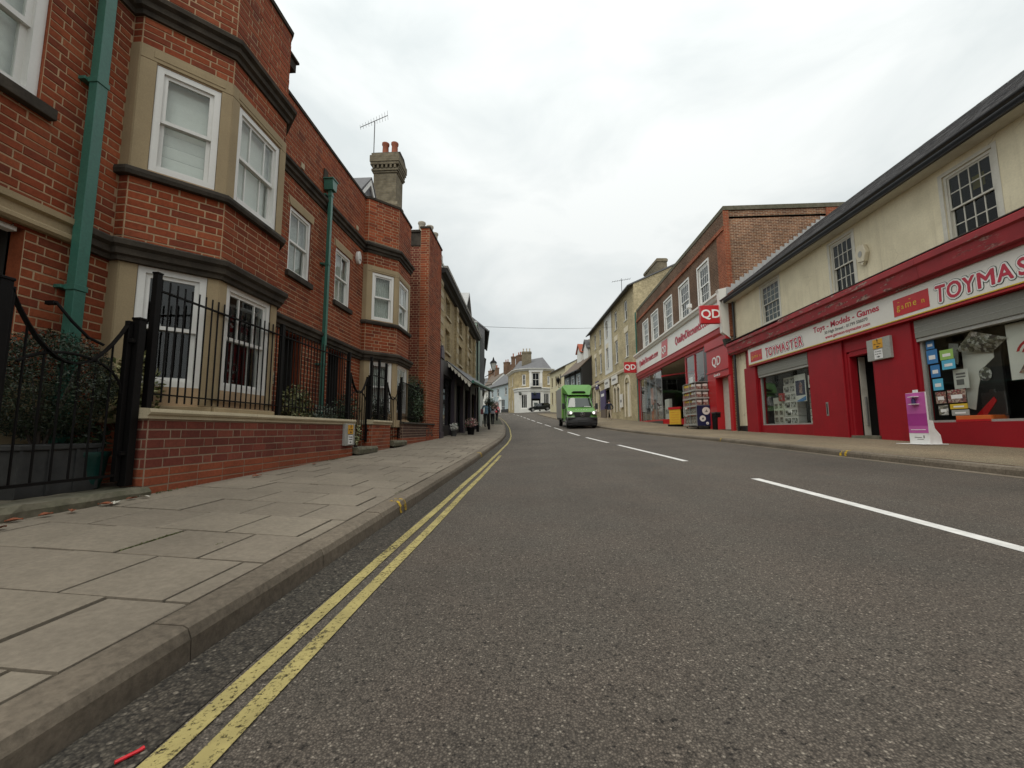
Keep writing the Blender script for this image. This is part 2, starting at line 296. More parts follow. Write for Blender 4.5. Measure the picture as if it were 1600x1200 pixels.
# ------------------------------------------------------------------ geometry helpers
I4 = Matrix.Identity(4)
class MB:
    def __init__(s, T=I4): s.v = []; s.f = []; s.mi = []; s.T = T
    def add(s, vs, fs, m=0):
        k = len(s.v); T = s.T
        s.v += [tuple(T @ Vector(p)) for p in vs]; s.f += [tuple(k + i for i in f) for f in fs]; s.mi += [m] * len(fs); return s
    def box(s, x0, x1, y0, y1, z0, z1, m=0):
        if x0 > x1: x0, x1 = x1, x0
        if y0 > y1: y0, y1 = y1, y0
        if z0 > z1: z0, z1 = z1, z0
        return s.add([(x0, y0, z0), (x1, y0, z0), (x1, y1, z0), (x0, y1, z0), (x0, y0, z1), (x1, y0, z1), (x1, y1, z1), (x0, y1, z1)],
              [(0, 3, 2, 1), (4, 5, 6, 7), (0, 1, 5, 4), (1, 2, 6, 5), (2, 3, 7, 6), (3, 0, 4, 7)], m)
    def quad(s, a, b, c, d, m=0): return s.add([a, b, c, d], [(0, 1, 2, 3)], m)
    def prism(s, pts, a0, a1, axis='y', m=0):
        n = len(pts)
        mk = {'y': lambda p, a: (p[0], a, p[1]), 'x': lambda p, a: (a, p[0], p[1]), 'z': lambda p, a: (p[0], p[1], a)}[axis]
        vs = [mk(p, a0) for p in pts] + [mk(p, a1) for p in pts]
        fs = [tuple(range(n))[::-1], tuple(range(n, 2 * n))] + [(i, (i + 1) % n, n + (i + 1) % n, n + i) for i in range(n)]
        return s.add(vs, fs, m)
    def tube(s, path, r, n=8, m=0, caps=True):
        P = [Vector(p) for p in path]; vs = []; fs = []
        rr = r if isinstance(r, (list, tuple)) else [r] * len(P)
        for i, p in enumerate(P):
            d = (P[min(i + 1, len(P) - 1)] - P[max(i - 1, 0)]).normalized()
            u = d.cross(Vector((0, 0, 1)) if abs(d.z) < .95 else Vector((1, 0, 0))).normalized(); w = d.cross(u)
            for k in range(n):
                t = 2 * math.pi * (k + .5) / n; vs.append(p + (u * math.cos(t) + w * math.sin(t)) * rr[i])
        for i in range(len(P) - 1):
            for k in range(n): a = i * n + k; b = i * n + (k + 1) % n; fs.append((a, b, b + n, a + n))
        if caps: fs += [tuple(range(n))[::-1], tuple(range((len(P) - 1) * n, len(P) * n))]
        return s.add(vs, fs, m)
    def lathe(s, prof, c=(0, 0, 0), n=16, m=0):
        vs = []; fs = []
        for r, z in prof:
            for k in range(n): t = 2 * math.pi * k / n; vs.append((c[0] + r * math.cos(t), c[1] + r * math.sin(t), c[2] + z))
        for i in range(len(prof) - 1):
            for k in range(n): a = i * n + k; b = i * n + (k + 1) % n; fs.append((a, b, b + n, a + n))
        fs += [tuple(range(n))[::-1], tuple(range((len(prof) - 1) * n, len(prof) * n))]
        return s.add(vs, fs, m)
    def sweep(s, path, prof, m=0):
        """path: (x, y) along a facade seen from its left to its right; prof: (out, z) closed outline"""
        P = [Vector(p) for p in path]; n = len(prof); vs = []; fs = []
        def nrm(a, b): d = (b - a).normalized(); return Vector((d.y, -d.x))
        for i, p in enumerate(P):
            n1 = nrm(P[i - 1], p) if i else nrm(p, P[i + 1]); n2 = nrm(p, P[i + 1]) if i < len(P) - 1 else n1
            b = (n1 + n2).normalized(); b = b / max(.35, b.dot(n1))
            for o, z in prof: vs.append((p.x + b.x * o, p.y + b.y * o, z))
        for i in range(len(P) - 1):
            for k in range(n): a = i * n + k; c = i * n + (k + 1) % n; fs.append((a, c, c + n, a + n))
        fs += [tuple(range(n))[::-1], tuple(range((len(P) - 1) * n, len(P) * n))]
        return s.add(vs, fs, m)
    def build(s, name, mats, parent=None, smooth=False, bevel=0, kind=None, label=None):
        me = bpy.data.meshes.new(name); me.from_pydata(s.v, [], s.f)
        if not isinstance(mats, (list, tuple)): mats = [mats]
        for x in mats: me.materials.append(M[x])
        if len(mats) > 1: me.polygons.foreach_set('material_index', s.mi)
        bm = bmesh.new(); bm.from_mesh(me); bmesh.ops.recalc_face_normals(bm, faces=bm.faces); bm.to_mesh(me); bm.free()
        if smooth:
            me.polygons.foreach_set('use_smooth', [True] * len(me.polygons))
            me.set_sharp_from_angle(angle=R(40))
        o = bpy.data.objects.new(name, me); C.objects.link(o)
        if parent: o.parent = parent
        if bevel:
            b = o.modifiers.new('bevel', 'BEVEL'); b.width = bevel; b.segments = 2; b.limit_method = 'ANGLE'; b.angle_limit = R(50)
        if kind: o['kind'] = kind
        if label: o['label'] = label
        return o
def tag(o, label, cat, group=None):
    o['label'] = label; o['category'] = cat
    if group: o['group'] = group
    return o
def thing(name, label, cat, loc=(0, 0, 0), rz=0, group=None):
    o = bpy.data.objects.new(name, None); o.empty_display_size = .2; C.objects.link(o)
    o.location = loc; o.rotation_euler = (0, 0, rz); return tag(o, label, cat, group)
def copy_tree(o, parent=None):
    c = o.copy(); C.objects.link(c)
    if parent: c.parent = parent
    for ch in o.children: copy_tree(ch, c)
    return c
def text(body, size, T, mat, parent, name='lettering', ext=.004, off=0., xs=1., align='CENTER', shear=0, space=1., label=None):
    cu = bpy.data.curves.new('t', 'FONT'); cu.body = body; cu.size = size; cu.extrude = ext; cu.offset = off
    cu.align_x = align; cu.shear = shear; cu.space_character = space; cu.resolution_u = 3
    ob = bpy.data.objects.new('t', cu); me = bpy.data.meshes.new_from_object(ob)
    me.transform(T @ Matrix.Rotation(R(90), 4, 'X') @ Matrix.Diagonal((xs, 1, 1, 1)))
    me.materials.clear(); me.materials.append(M[mat]); me.name = name
    o = bpy.data.objects.new(name, me); C.objects.link(o); o.parent = parent
    bpy.data.objects.remove(ob); bpy.data.curves.remove(cu)
    if label: o['label'] = label
    return o
def words(body, size, T, mat, parent, ext, off, xs):
    """a line of lettering, each word a piece of its own"""
    def ends(b):
        o = text(b, size, I4, mat, parent, 'x', ext, off, xs, 'LEFT'); q = [v.co.x for v in o.data.vertices]; bpy.data.objects.remove(o); return min(q), max(q)
    full = ends(body)[1]; ws = body.split(' ')
    for k, w in enumerate(ws):
        e = ends(' '.join(ws[:k + 1]))[1]; a, b = ends(w); text(w, size, T @ TR(e - b - full / 2, 0, 0), mat, parent, 'lettering', ext, off, xs, 'LEFT')
def TR(x, y, z): return Matrix.Translation((x, y, z))
def facet(p0, p1):
    """facade plane from local point p0 to p1: its x runs along, its y goes into the wall"""
    d = Vector((p1[0] - p0[0], p1[1] - p0[1])); L = d.length; d /= L
    return Matrix(((d.x, -d.y, 0, p0[0]), (d.y, d.x, 0, p0[1]), (0, 0, 1, 0), (0, 0, 0, 1))), L
def panel(mb, T, s0, s1, z0, z1, holes=(), th=.2, m=0, mr=None):
    mr = m if mr is None else mr
    old = mb.T; mb.T = old @ T
    S = sorted({s0, s1, *[min(max(h[k], s0), s1) for h in holes for k in (0, 1)]}); Z = sorted({z0, z1, *[min(max(h[k], z0), z1) for h in holes for k in (2, 3)]})
    for a, b in zip(S, S[1:]):
        for c, d in zip(Z, Z[1:]):
            ms, mz = (a + b) / 2, (c + d) / 2
            if any(h[0] < ms < h[1] and h[2] < mz < h[3] for h in holes): continue
            mb.quad((a, 0, c), (b, 0, c), (b, 0, d), (a, 0, d), m)
    for h in holes:
        a, b, c, d = max(h[0], s0), min(h[1], s1), max(h[2], z0), min(h[3], z1)
        for q in (((a, 0, c), (a, th, c), (a, th, d), (a, 0, d)), ((b, 0, c), (b, 0, d), (b, th, d), (b, th, c)), ((a, 0, c), (b, 0, c), (b, th, c), (a, th, c)), ((a, 0, d), (a, th, d), (b, th, d), (b, 0, d))): mb.quad(*q, mr)
    mb.T = old
def room(mb, T, a, b, c, d, y0, dep=1.2, m=0):
    old = mb.T; mb.T = old @ T; e = .03; a -= e; b += e; c -= e; d += e; y1 = y0 + dep
    for q in (((a, y1, c), (b, y1, c), (b, y1, d), (a, y1, d)), ((a, y0, c), (a, y1, c), (a, y1, d), (a, y0, d)), ((b, y0, c), (b, y0, d), (b, y1, d), (b, y1, c)), ((a, y0, c), (b, y0, c), (b, y1, c), (a, y1, c)), ((a, y0, d), (a, y1, d), (b, y1, d), (b, y0, d))): mb.quad(*q, m)
    mb.T = old
def bond(T, s0, s1, z0, z1, holes=(), course=.075, L=.225, pat=(1, 1, 1, .5), seed=0, headers_alt=True):
    """bricks of a garden wall bond as (T, s0, s1, z0, z1), cut round the holes"""
    out = []; rnd = random.Random(seed); n = max(1, round((z1 - z0) / course)); per = sum(pat) * L
    for r in range(n):
        za, zb = z0 + r * (z1 - z0) / n, z0 + (r + 1) * (z1 - z0) / n
        s = s0 - per + (0 if r % 2 == 0 else per * .5) - (r // 2 % 2) * 0 - L * .25; k = 0
        while s < s1:
            w = pat[k % len(pat)] * L; k += 1; spans = [(max(s, s0), min(s + w, s1))]; s += w
            for h in holes:
                if h[2] < (za + zb) / 2 < h[3]:
                    ns = []
                    for a, b in spans:
                        if h[0] > a: ns.append((a, min(b, h[0])))
                        if h[1] < b: ns.append((max(a, h[1]), b))
                    spans = ns
            for a, b in spans:
                if b - a > .035: out.append((T, a, b, za, zb))
    return out
JT = .0053
def brick_geo(mb, w, h, T, d=.0045):
    j = JT; e = .003; old = mb.T; mb.T = old @ T
    mb.add([(j, .003, j), (w - j, .003, j), (w - j, .003, h - j), (j, .003, h - j), (j + e, -d, j + e), (w - j - e, -d, j + e), (w - j - e, -d, h - j - e), (j + e, -d, h - j - e)],
           [(4, 5, 6, 7), (0, 1, 5, 4), (1, 2, 6, 5), (2, 3, 7, 6), (3, 0, 4, 7)]); mb.T = old
BM = {}
def lay(root, bricks, mat, limit=300, name='brick', rest='brickwork', minpx=9):
    W = root.matrix_basis if root.parent is None else root.matrix_world
    sc = []
    for k, (T, a, b, c, d) in enumerate(bricks):
        q = [proj(W @ T @ Vector(p)) for p in ((a, 0, c), (b, 0, c), (b, 0, d))]
        if None in q or not (-30 < q[1][0] < 1630 and -30 < q[1][1] < 1230): sc.append(0); continue
        w = math.hypot(q[0][0] - q[1][0], q[0][1] - q[1][1]); h = math.hypot(q[2][0] - q[1][0], q[2][1] - q[1][1]); sc.append(w * h if w > minpx else 0)
    order = sorted(range(len(bricks)), key=lambda k: -sc[k]); big = set(k for k in order[:limit] if sc[k] > 0)
    mb = MB(); rnd = random.Random(3)
    for k, (T, a, b, c, d) in enumerate(bricks):
        jit = Matrix.Translation((a + rnd.uniform(-.0015, .0015), rnd.uniform(-.0018, .0018), c + rnd.uniform(-.001, .001)))
        if k in big:
            key = (round(b - a, 3), round(d - c, 4), mat)
            if key not in BM:
                t = MB(); brick_geo(t, key[0], key[1], I4); me = bpy.data.meshes.new(name); me.from_pydata(t.v, [], t.f); me.materials.append(M[mat]); BM[key] = me
            o = bpy.data.objects.new(name, BM[key]); C.objects.link(o); o.parent = root; o.matrix_local = T @ jit
        else: brick_geo(mb, b - a, d - c, T @ jit)
    if mb.f:
        me = bpy.data.meshes.new(rest); me.from_pydata(mb.v, [], mb.f); me.materials.append(M[mat])
        o = bpy.data.objects.new(rest, me); C.objects.link(o); o.parent = root; o['kind'] = 'stuff'

def window(root, T, s0, s1, z0, z1, rec=.08, colsU=(), rowsU=1, colsL=None, rowsL=None, mid=.5, fw=.055, mat='white_paint', gl='glass', back=None, bar=.018, sill=None, sash=True, name='window', dback=.10):
    """a sash window: frame, the two sashes with their bars, every pane a piece, sill and what hangs behind"""
    colsL = colsU if colsL is None else colsL; rowsL = rowsU if rowsL is None else rowsL
    mb = MB(T); y = rec
    mb.box(s0, s0 + fw, y - .03, y + .07, z0, z1); mb.box(s1 - fw, s1, y - .03, y + .07, z0, z1)
    mb.box(s0 + fw, s1 - fw, y - .03, y + .07, z1 - fw, z1); mb.box(s0 + fw, s1 - fw, y - .035, y + .07, z0, z0 + fw)
    zm = z0 + (z1 - z0) * mid; a, b = s0 + fw, s1 - fw; st = fw * .62
    halves = [(zm, z1 - fw, y - .008, colsU, rowsU), (z0 + fw, zm, y + .026, colsL, rowsL)] if sash else [(z0 + fw, z1 - fw, y, colsU, rowsU)]
    panes = []
    for c, d, yy, cols, rows in halves:
        lo = c - (st * .5 if sash and c == zm else 0); hi = d + (st * .5 if sash and d == zm else 0)
        mb.box(a, a + st, yy, yy + .03, lo, hi); mb.box(b - st, b, yy, yy + .03, lo, hi); mb.box(a + st, b - st, yy, yy + .03, lo, lo + st); mb.box(a + st, b - st, yy, yy + .03, hi - st, hi)
        a2, b2, c2, d2 = a + st, b - st, lo + st, hi - st
        cs = [a2] + [a2 + (b2 - a2) * q for q in cols] + [b2]; rs = [c2 + (d2 - c2) * q / rows for q in range(rows + 1)]
        for q in cs[1:-1]: mb.box(q - bar / 2, q + bar / 2, yy + .003, yy + .027, c2, d2)
        for q in rs[1:-1]: mb.box(a2, b2, yy + .005, yy + .025, q - bar / 2, q + bar / 2)
        for i in range(len(cs) - 1):
            for j in range(rows): panes.append((cs[i], cs[i + 1], rs[j], rs[j + 1], yy + .015))
    w = mb.build(name, mat, root)
    for p in panes:
        g = MB(T); g.box(p[0], p[1], p[4] - .002, p[4] + .002, p[2], p[3]); g.build('pane', gl, w)
    if sill: g = MB(T); g.box(s0 - sill[1], s1 + sill[1], -sill[0], rec, z0 - sill[2], z0 - .002); g.build('sill', sill[3], w, bevel=.008)
    if back:
        g = MB(T); yb = rec + dback
        if back == 'blind':
            n = 9
            for k in range(n): q0, q1 = z0 + (z1 - z0) * k / n, z0 + (z1 - z0) * (k + 1) / n; g.quad((s0, yb + .018, q0), (s1, yb + .018, q0), (s1, yb, q1 - .011), (s0, yb, q1 - .011))
            g.build('blind', 'blind', w)
        else:
            n = 22; xs = [s0 + (s1 - s0) * k / n for k in range(n + 1)]; ranges = [(0, n)] if back == 'lace' else [(0, 3)]
            for r0, r1 in ranges:
                for k in range(r0, r1): g.quad((xs[k], yb + (.02 if k % 2 else 0), z0), (xs[k + 1], yb + (0 if k % 2 else .02), z0), (xs[k + 1], yb + (0 if k % 2 else .02), z1), (xs[k], yb + (.02 if k % 2 else 0), z1))
            g.build('curtain', 'lace' if back == 'lace' else 'drape', w)
    return w
def foliage(mb, c, r, n, size, seed=1, shell=.55, noise=.25, flat=1.):
    rnd = random.Random(seed)
    lob = [(Vector((rnd.gauss(0, 1), rnd.gauss(0, 1), rnd.gauss(0, 1))).normalized(), rnd.uniform(-noise, noise)) for _ in range(9)]
    for _ in range(n):
        d = Vector((rnd.gauss(0, 1), rnd.gauss(0, 1), rnd.gauss(0, 1))).normalized()
        k = 1 + sum(a * max(0, d.dot(v)) ** 4 for v, a in lob)
        q = (shell + (1 - shell) * rnd.random()) * k
        p = Vector((c[0] + d.x * r[0] * q, c[1] + d.y * r[1] * q, c[2] + d.z * r[2] * q))
        s = size * rnd.uniform(.6, 1.35); u = Vector((rnd.gauss(0, 1), rnd.gauss(0, 1), rnd.gauss(0, .8))).normalized(); w = u.cross((d + Vector((0, 0, .5)) + Vector((rnd.gauss(0, .5), rnd.gauss(0, .5), rnd.gauss(0, .5))))).normalized()
        if w.length < .1: continue
        nn = u.cross(w) * s * .18
        mb.add([p - u * s, p - w * s * .42 + nn, p + u * s, p + w * s * .42 + nn], [(0, 1, 2, 3)])
def shrub(name, label, c, r, n, size, mat, seed=1, base=None, stems=5, cat='shrub', group=None, **k):
    base = base if base is not None else c[2] - r[2]
    t = thing(name, label, cat, (c[0], c[1], base), 0, group)
    mb = MB(TR(-c[0], -c[1], -base)); foliage(mb, c, r, n, size, seed, **k); mb.build('foliage', mat, t, kind='stuff')
    st = MB(); rnd = random.Random(seed)
    for q in range(stems):
        a = q * 6.28 / stems + rnd.random(); st.tube([(math.cos(a) * .02, math.sin(a) * .02, 0), (math.cos(a) * r[0] * .35, math.sin(a) * r[1] * .35, (c[2] - base) * .7), (math.cos(a) * r[0] * .6, math.sin(a) * r[1] * .6, (c[2] - base) + r[2] * .4)], [.012, .009, .004], 5)
    st.build('stem', 'old_wood', t); return t
def spline(xs, ys):
    xs = np.array(xs, float); ys = np.array(ys, float); m = np.gradient(ys, xs)
    def f(x):
        i = int(np.clip(np.searchsorted(xs, x) - 1, 0, len(xs) - 2)); h = xs[i + 1] - xs[i]; t = (x - xs[i]) / h
        if t < 0 or t > 1: return float(ys[i] + m[i] * (x - xs[i])) if t < 0 else float(ys[i + 1] + m[i + 1] * (x - xs[i + 1]))
        return float((2 * t ** 3 - 3 * t * t + 1) * ys[i] + (t ** 3 - 2 * t * t + t) * h * m[i] + (3 * t * t - 2 * t ** 3) * ys[i + 1] + (t ** 3 - t * t) * h * m[i + 1])
    return f

# ------------------------------------------------------------------ the street: profile and plan
zc = spline([-14, -5, 0, 5.3, 7.6, 11.6, 17.6, 23.6, 29.6, 35.6, 41.6, 47.6, 53.6, 59.6, 65.6, 71.6, 80, 90, 110, 150], [-.30, -.08, .04, .15, .20, .31, .46, .66, .94, 1.23, 1.55, 1.9, 2.25, 2.62, 3.0, 3.38, 3.9, 4.5, 5.4, 6.5])
xc = spline([-14, 0, 5, 7.6, 11.6, 17.6, 23.6, 29.6, 35.6, 41.6, 47.6, 53.6, 59.6, 65.6, 71.6, 80, 92, 110], [2.75, 2.76, 2.83, 2.78, 2.52, 2.15, 1.79, 1.29, .76, .13, -.5, -1.17, -1.9, -2.6, -3.6, -5, -7.4, -12])
xl = spline([-14, 0, 5, 10, 15, 20, 25, 31, 37, 44, 51, 60, 70, 80, 92, 110], [-1.18, -1.18, -1.2, -1.22, -1.28, -1.47, -1.8, -2.25, -2.8, -3.5, -4.3, -5.5, -7.1, -8.9, -11.4, -16])
xr = spline([-14, 0, 8, 14, 20, 28, 36, 43, 50, 60, 70, 80, 92, 110], [5.85, 5.85, 5.8, 5.6, 4.95, 4.1, 3.4, 2.7, 2.0, 1.1, .2, -1., -3.2, -8])
bl = spline([-14, 0, 14, 20, 26, 35, 45, 60, 75, 92], [-3.27, -3.27, -3.27, -3.42, -3.6, -4.5, -5.7, -8.0, -10.6, -14.5])   # left building line
def zroad(x, y):
    c = zc(y); a, b, m = xl(y), xr(y), xc(y)
    return c - .05 * min(1.5, ((m - x) / (m - a)) ** 2) if x < m else c + .06 * (x - m) / (b - m)
def zleft(x, y): return zc(y) + .065 + .10 * (xl(y) - x) / 2.05          # left pavement
def zright(x, y): return zc(y) + .175 + .012 * (x - xr(y))              # right pavement
def strip(name, mat, ys, xs, zf, kind='structure', parent=None, dz=0):
    mb = MB(); cols = None
    for y in ys:
        row = [(x, y, zf(x, y) + dz) for x in xs(y)]; cols = len(row); mb.v += row
    for i in range(len(ys) - 1):
        for j in range(cols - 1): a = i * cols + j; mb.f.append((a, a + 1, a + 1 + cols, a + cols)); mb.mi.append(0)
    return mb.build(name, mat, parent, kind=kind, smooth=True)
YS = [-14 + .5 * k for k in range(0, 128)] + [50 + 1. * k for k in range(0, 61)]
g = MB()
gy = [-60, -14] + [10 * k for k in range(0, 16)] + [260, 700]; gx = [-700, -200, -60, -20, 0, 20, 60, 200, 700]
for y in gy:
    for x in gx: g.v.append((x, y, zc(max(-14, min(y, 150))) - .35 + (max(0, x - 8) * .03 if x > 8 else 0)))
for i in range(len(gy) - 1):
    for j in range(len(gx) - 1): a = i * len(gx) + j; g.f.append((a, a + 1, a + 1 + len(gx), a + len(gx))); g.mi.append(0)
g.build('ground', 'gravel_path', kind='structure')
strip('road', 'asphalt', YS, lambda y: [xl(y) + (xr(y) - xl(y)) * k / 8 for k in range(9)], zroad)
strip('road_gutter', 'asphalt_old', [y for y in YS if y < 40], lambda y: [xl(y) + .005, xl(y) + .13, xl(y) + .235 + .02 * math.sin(y * 3.1) + .01 * math.sin(y * 9)], zroad, dz=.0035)
strip('right_gutter', 'stone_kerb', [y for y in YS if y < 60], lambda y: [xr(y) - .14, xr(y) - .005], zroad, dz=.004)
strip('left_pavement', 'joint_soil', YS, lambda y: [xl(y) - .15, (xl(y) + bl(y)) / 2, bl(y) - .3], zleft, dz=-.026)
strip('right_pavement', 'gravel_path', [y for y in YS if y < 72], lambda y: [xr(y) + .14 + (9.6 - xr(y)) * k / 5 for k in range(6)], zright, dz=0)
# markings
def line(name, mat, y0, y1, xf, w, step=.5, dz=.006):
    n = max(1, round((y1 - y0) / step)); return strip(name, mat, [y0 + (y1 - y0) * k / n for k in range(n + 1)], lambda y: [xf(y) - w / 2, xf(y) + w / 2], zroad, dz=dz)
line('yellow_line', 'paint_yellow', -3, 9.75, lambda y: xl(y) + .39 + .004 * math.sin(y * 2.3), .062)
line('yellow_line', 'paint_yellow', -3, 62, lambda y: xl(y) + .275 + .004 * math.sin(y * 1.9), .062)
for a, b in [(1.6, 5.75), (8.1, 12.9), (14.2, 18.2), (20.0, 24), (26, 30), (32, 36), (38, 42), (44, 48), (50, 53.4), (55, 58), (60.5, 63.5), (66, 69), (71.5, 74)]:
    line('centre_dash', 'paint_white', a, b, xc, .11)
for k in range(3): line('give_way_line', 'paint_white', 76 + k * .1, 76.5 + k * .1, lambda y: xc(y) - .9 - k * 1.5, 1.0)

# flagstones of the left pavement
rnd = random.Random(11); y = -2.01; r = 0; rest = MB(); pav = bpy.data.objects['left_pavement']
while y < 34:
    h = .455; x = xl(y) - .155; xs = [x]; q = x - (.11 if r % 2 == 0 else .335) + rnd.uniform(-.02, .02)
    while q > bl(y) - .05: xs.append(q); q -= rnd.choice([.445, .45, .44, .45, .6])
    xs.append(bl(y) - .2)
    for a, b in zip(xs, xs[1:]):
        j = .0062 + (.004 if rnd.random() < .2 else 0); t = rnd.uniform(-.0035, .0035); mb = MB() if y < 13.5 and y > -.3 else rest
        X0, X1, Y0, Y1 = b + j, a - (.0005 if a == xs[0] else j), y + j, y + h - j; z = lambda xx, yy: zleft(xx, yy) + t + rnd.uniform(-.001, .001)
        c = [(X0, Y0), (X1, Y0), (X1, Y1), (X0, Y1)]; e = .005
        ci = [(X0 + e, Y0 + e), (X1 - e, Y0 + e), (X1 - e, Y1 - e), (X0 + e, Y1 - e)]
        mb.add([(p[0], p[1], z(*p) - .03) for p in c] + [(p[0], p[1], z(*p) - .003) for p in c] + [(p[0], p[1], z(*p)) for p in ci],
               [(0, 1, 5, 4), (1, 2, 6, 5), (2, 3, 7, 6), (3, 0, 4, 7), (4, 5, 9, 8), (5, 6, 10, 9), (6, 7, 11, 10), (7, 4, 8, 11), (8, 9, 10, 11)])
        if mb is not rest: mb.build('flagstone', 'stone_slab', pav)
    y += h; r += 1
rest.build('flagstones', 'stone_slab', pav, kind='stuff')
# kerbs
def kerb(name, xf, side, zf, y1, seg=.915, wid=.15, up=.11, ybig=13):
    k = bpy.data.objects.new(name, None); C.objects.link(k); k['kind'] = 'structure'
    rest = MB(); y = -3.1
    prof = [(0, -.12), (.008, up * .62), (.022, up * .92), (.04, up), (wid, up + .004), (wid, -.12)]
    while y < y1:
        mb = MB() if -.5 < y < ybig else rest; a, b = y + .003, y + seg - .003; vs = []
        t = rnd.uniform(-.003, .003); dx = rnd.uniform(-.003, .003)
        for yy in (a, b):
            for d, z in prof: xx = xf(yy) + side * d + dx; vs.append((xx, yy, zf(xf(yy), yy) + z + t))
        n = len(prof); mb.add(vs, [tuple(range(n)), tuple(range(n, 2 * n))[::-1]] + [(i, (i + 1) % n, n + (i + 1) % n, n + i) for i in range(n)])
        if mb is not rest: mb.build('kerbstone', 'stone_kerb', k)
        y += seg
    rest.build('kerbstones', 'stone_kerb', k, kind='stuff'); return k
kerb('left_kerb', xl, -1, lambda x, y: zc(y) - .05, 75)
kerb('right_kerb', xr, 1, lambda x, y: zc(y) + .06, 70, 1.1, ybig=20)
# yellow loading marks painted over the kerbs
def kerbmark(y, xf, side, zb, up=.11):
    mb = MB()
    for d in (0, .13):
        for (d0, z0), (d1, z1) in zip([(-.004, .015), (.004, up * .62), (.018, up * .93), (.036, up + .005)], [(.004, up * .62), (.018, up * .93), (.036, up + .005), (.10, up + .009)]):
            Y0, Y1 = y + d, y + d + .055
            mb.quad((xf(y) + side * d0, Y0, zb + z0), (xf(y) + side * d0, Y1, zb + z0), (xf(y) + side * d1, Y1, zb + z1), (xf(y) + side * d1, Y0, zb + z1))
    mb.build('kerb_marking', 'paint_kerb', kind='structure')
kerbmark(3.72, xl, -1, zc(3.72) - .05); kerbmark(9.3, xl, -1, zc(9.3) - .05); kerbmark(8.35, xr, 1, zc(8.35) + .06); kerbmark(13.4, xr, 1, zc(13.4) + .06)

# ------------------------------------------------------------------ the red brick terrace on the left
house = thing('brick_terrace', 'red brick terraced house with buff stone bay windows and dark cornices along the left pavement', 'house', (-4.05, 0, 0), R(90))
D = .65
def bay_pts(s0): return [(s0, 0), (s0, -.10), (s0 + .56, -D), (s0 + 1.56, -D), (s0 + 2.12, -.10), (s0 + 2.12, 0)]
B1, B2 = bay_pts(3.66), bay_pts(9.42)
S_END = 12.4; S0 = -3.0
holesF = [(2.05, 2.97, 3.48, 4.75), (1.3, 2.985, .1, 2.42), (6.45, 7.12, 3.42, 4.55), (8.06, 8.76, 3.42, 4.55), (6.42, 6.98, .2, 2.40), (7.95, 8.62, .2, 2.40)]
walls = MB(); bricks = []
def fac(p0, p1, z0, z1, holes=(), seed=0):
    T, L = facet(p0, p1); panel(walls, T, 0, L, z0, z1, holes, .12)
    for b in bond(T, 0, L, z0, z1, holes, .0752, .225, seed=seed): bricks.append(b)
    return T, L
ZT = 6.36
for a, b in ((S0, B1[0][0]), (B1[-1][0], B2[0][0]), (B2[-1][0], S_END)):
    T, L = facet((0, 0), (1, 0)); hs = [h for h in holesF if a < (h[0] + h[1]) / 2 < b]
    panel(walls, T, a, b, .0, ZT, hs, .14, 0, 1)
    hs2 = hs + [(h[0] - .07, h[1] + .07, h[3], h[3] + .135) for h in hs if h[2] > 3.4 and h[0] > 5] + [(S0, 3.32, 2.44, 2.63)]
    bricks += bond(T, a, b, 0.0, ZT, hs2, .0752)
tops = MB()
for B in (B1, B2):
    for i in range(5):
        T, L = facet(B[i], B[i + 1]); big = i in (1, 2, 3)
        w0, w1 = (.13, L - .10) if i != 2 else (.11, L - .11)
        hs = [(w0, w1, 1.24, 2.42), (w0, w1, 3.41, 4.56)] if big else []
        panel(walls, T, 0, L, 0, ZT, hs, .12)
        for z0, z1 in ((2.6, 3.3), (4.72, ZT)): bricks += bond(T, 0, L, z0, z1, (), .0752, seed=i)
        # stone dressings of this face, 12 mm proud
        def st(nm, *bb): m = MB(T); m.box(*bb); m.build(nm, 'buff_stone', house, bevel=.006)
        for za, zb, zl in ((1.05, 2.45, 2.42), (3.38, 4.72, 4.57)):
            if big:
                st('stone_jamb', -.004, w0, -.014, .06, za, zl); st('stone_jamb', w1, L + .004, -.014, .06, za, zl); st('stone_lintel', -.004, L + .004, -.0145, .06, zl + .002, zb)
                if zb > 4: st('stone_panel', w0 - .03, w1 + .03, -.020, -.010, zl + .04, zb - .035)
            else: st('stone_jamb', -.004, L + .004, -.014, .06, za, zb)
        st('stone_plinth', -.004, L + .004, -.055 if big else -.03, .06, .88, 1.048); bricks += bond(T, 0, L, .28, .88, (), .0752, seed=i)
    for zz in (2.5, 3.33, 5.2): tops.prism([(p[0], p[1]) for p in B][::-1], zz, zz + .04, 'z')
walls.build('wall', ['mortar', 'brick_red'], house); tops.build('bay_floor', 'room', house)
lay(house, bricks, 'brick_red', 300)
path = [(3.34, 0)] + B1 + B2 + [(S_END, 0)]
c = MB(); c.sweep(path, [(0, 2.42), (.05, 2.42), (.055, 2.46), (.085, 2.475), (.09, 2.53), (.125, 2.555), (.13, 2.60), (.12, 2.615), (0, 2.655)]); c.build('lower_cornice', 'dark_stone', house)
path = [(S0, 0)] + B1 + B2 + [(S_END, 0)]
c = MB(); c.sweep(path, [(0, 5.02), (.03, 5.02), (.035, 5.07), (.07, 5.09), (.07, 5.15), (.11, 5.175), (.115, 5.22), (.10, 5.235), (0, 5.31)]); c.build('upper_cornice', 'dark_stone', house)
c = MB(); c.sweep(path, [(-.2, ZT), (.025, ZT), (.03, ZT + .05), (-.2, ZT + .06)]); c.build('parapet_coping', 'dark_stone', house)
for B in (B1, B2): c = MB(); c.sweep(B, [(-.05, 3.29), (.06, 3.29), (.07, 3.33), (.06, 3.37), (-.05, 3.405)]); c.build('bay_sill', 'dark_stone', house, bevel=.004)
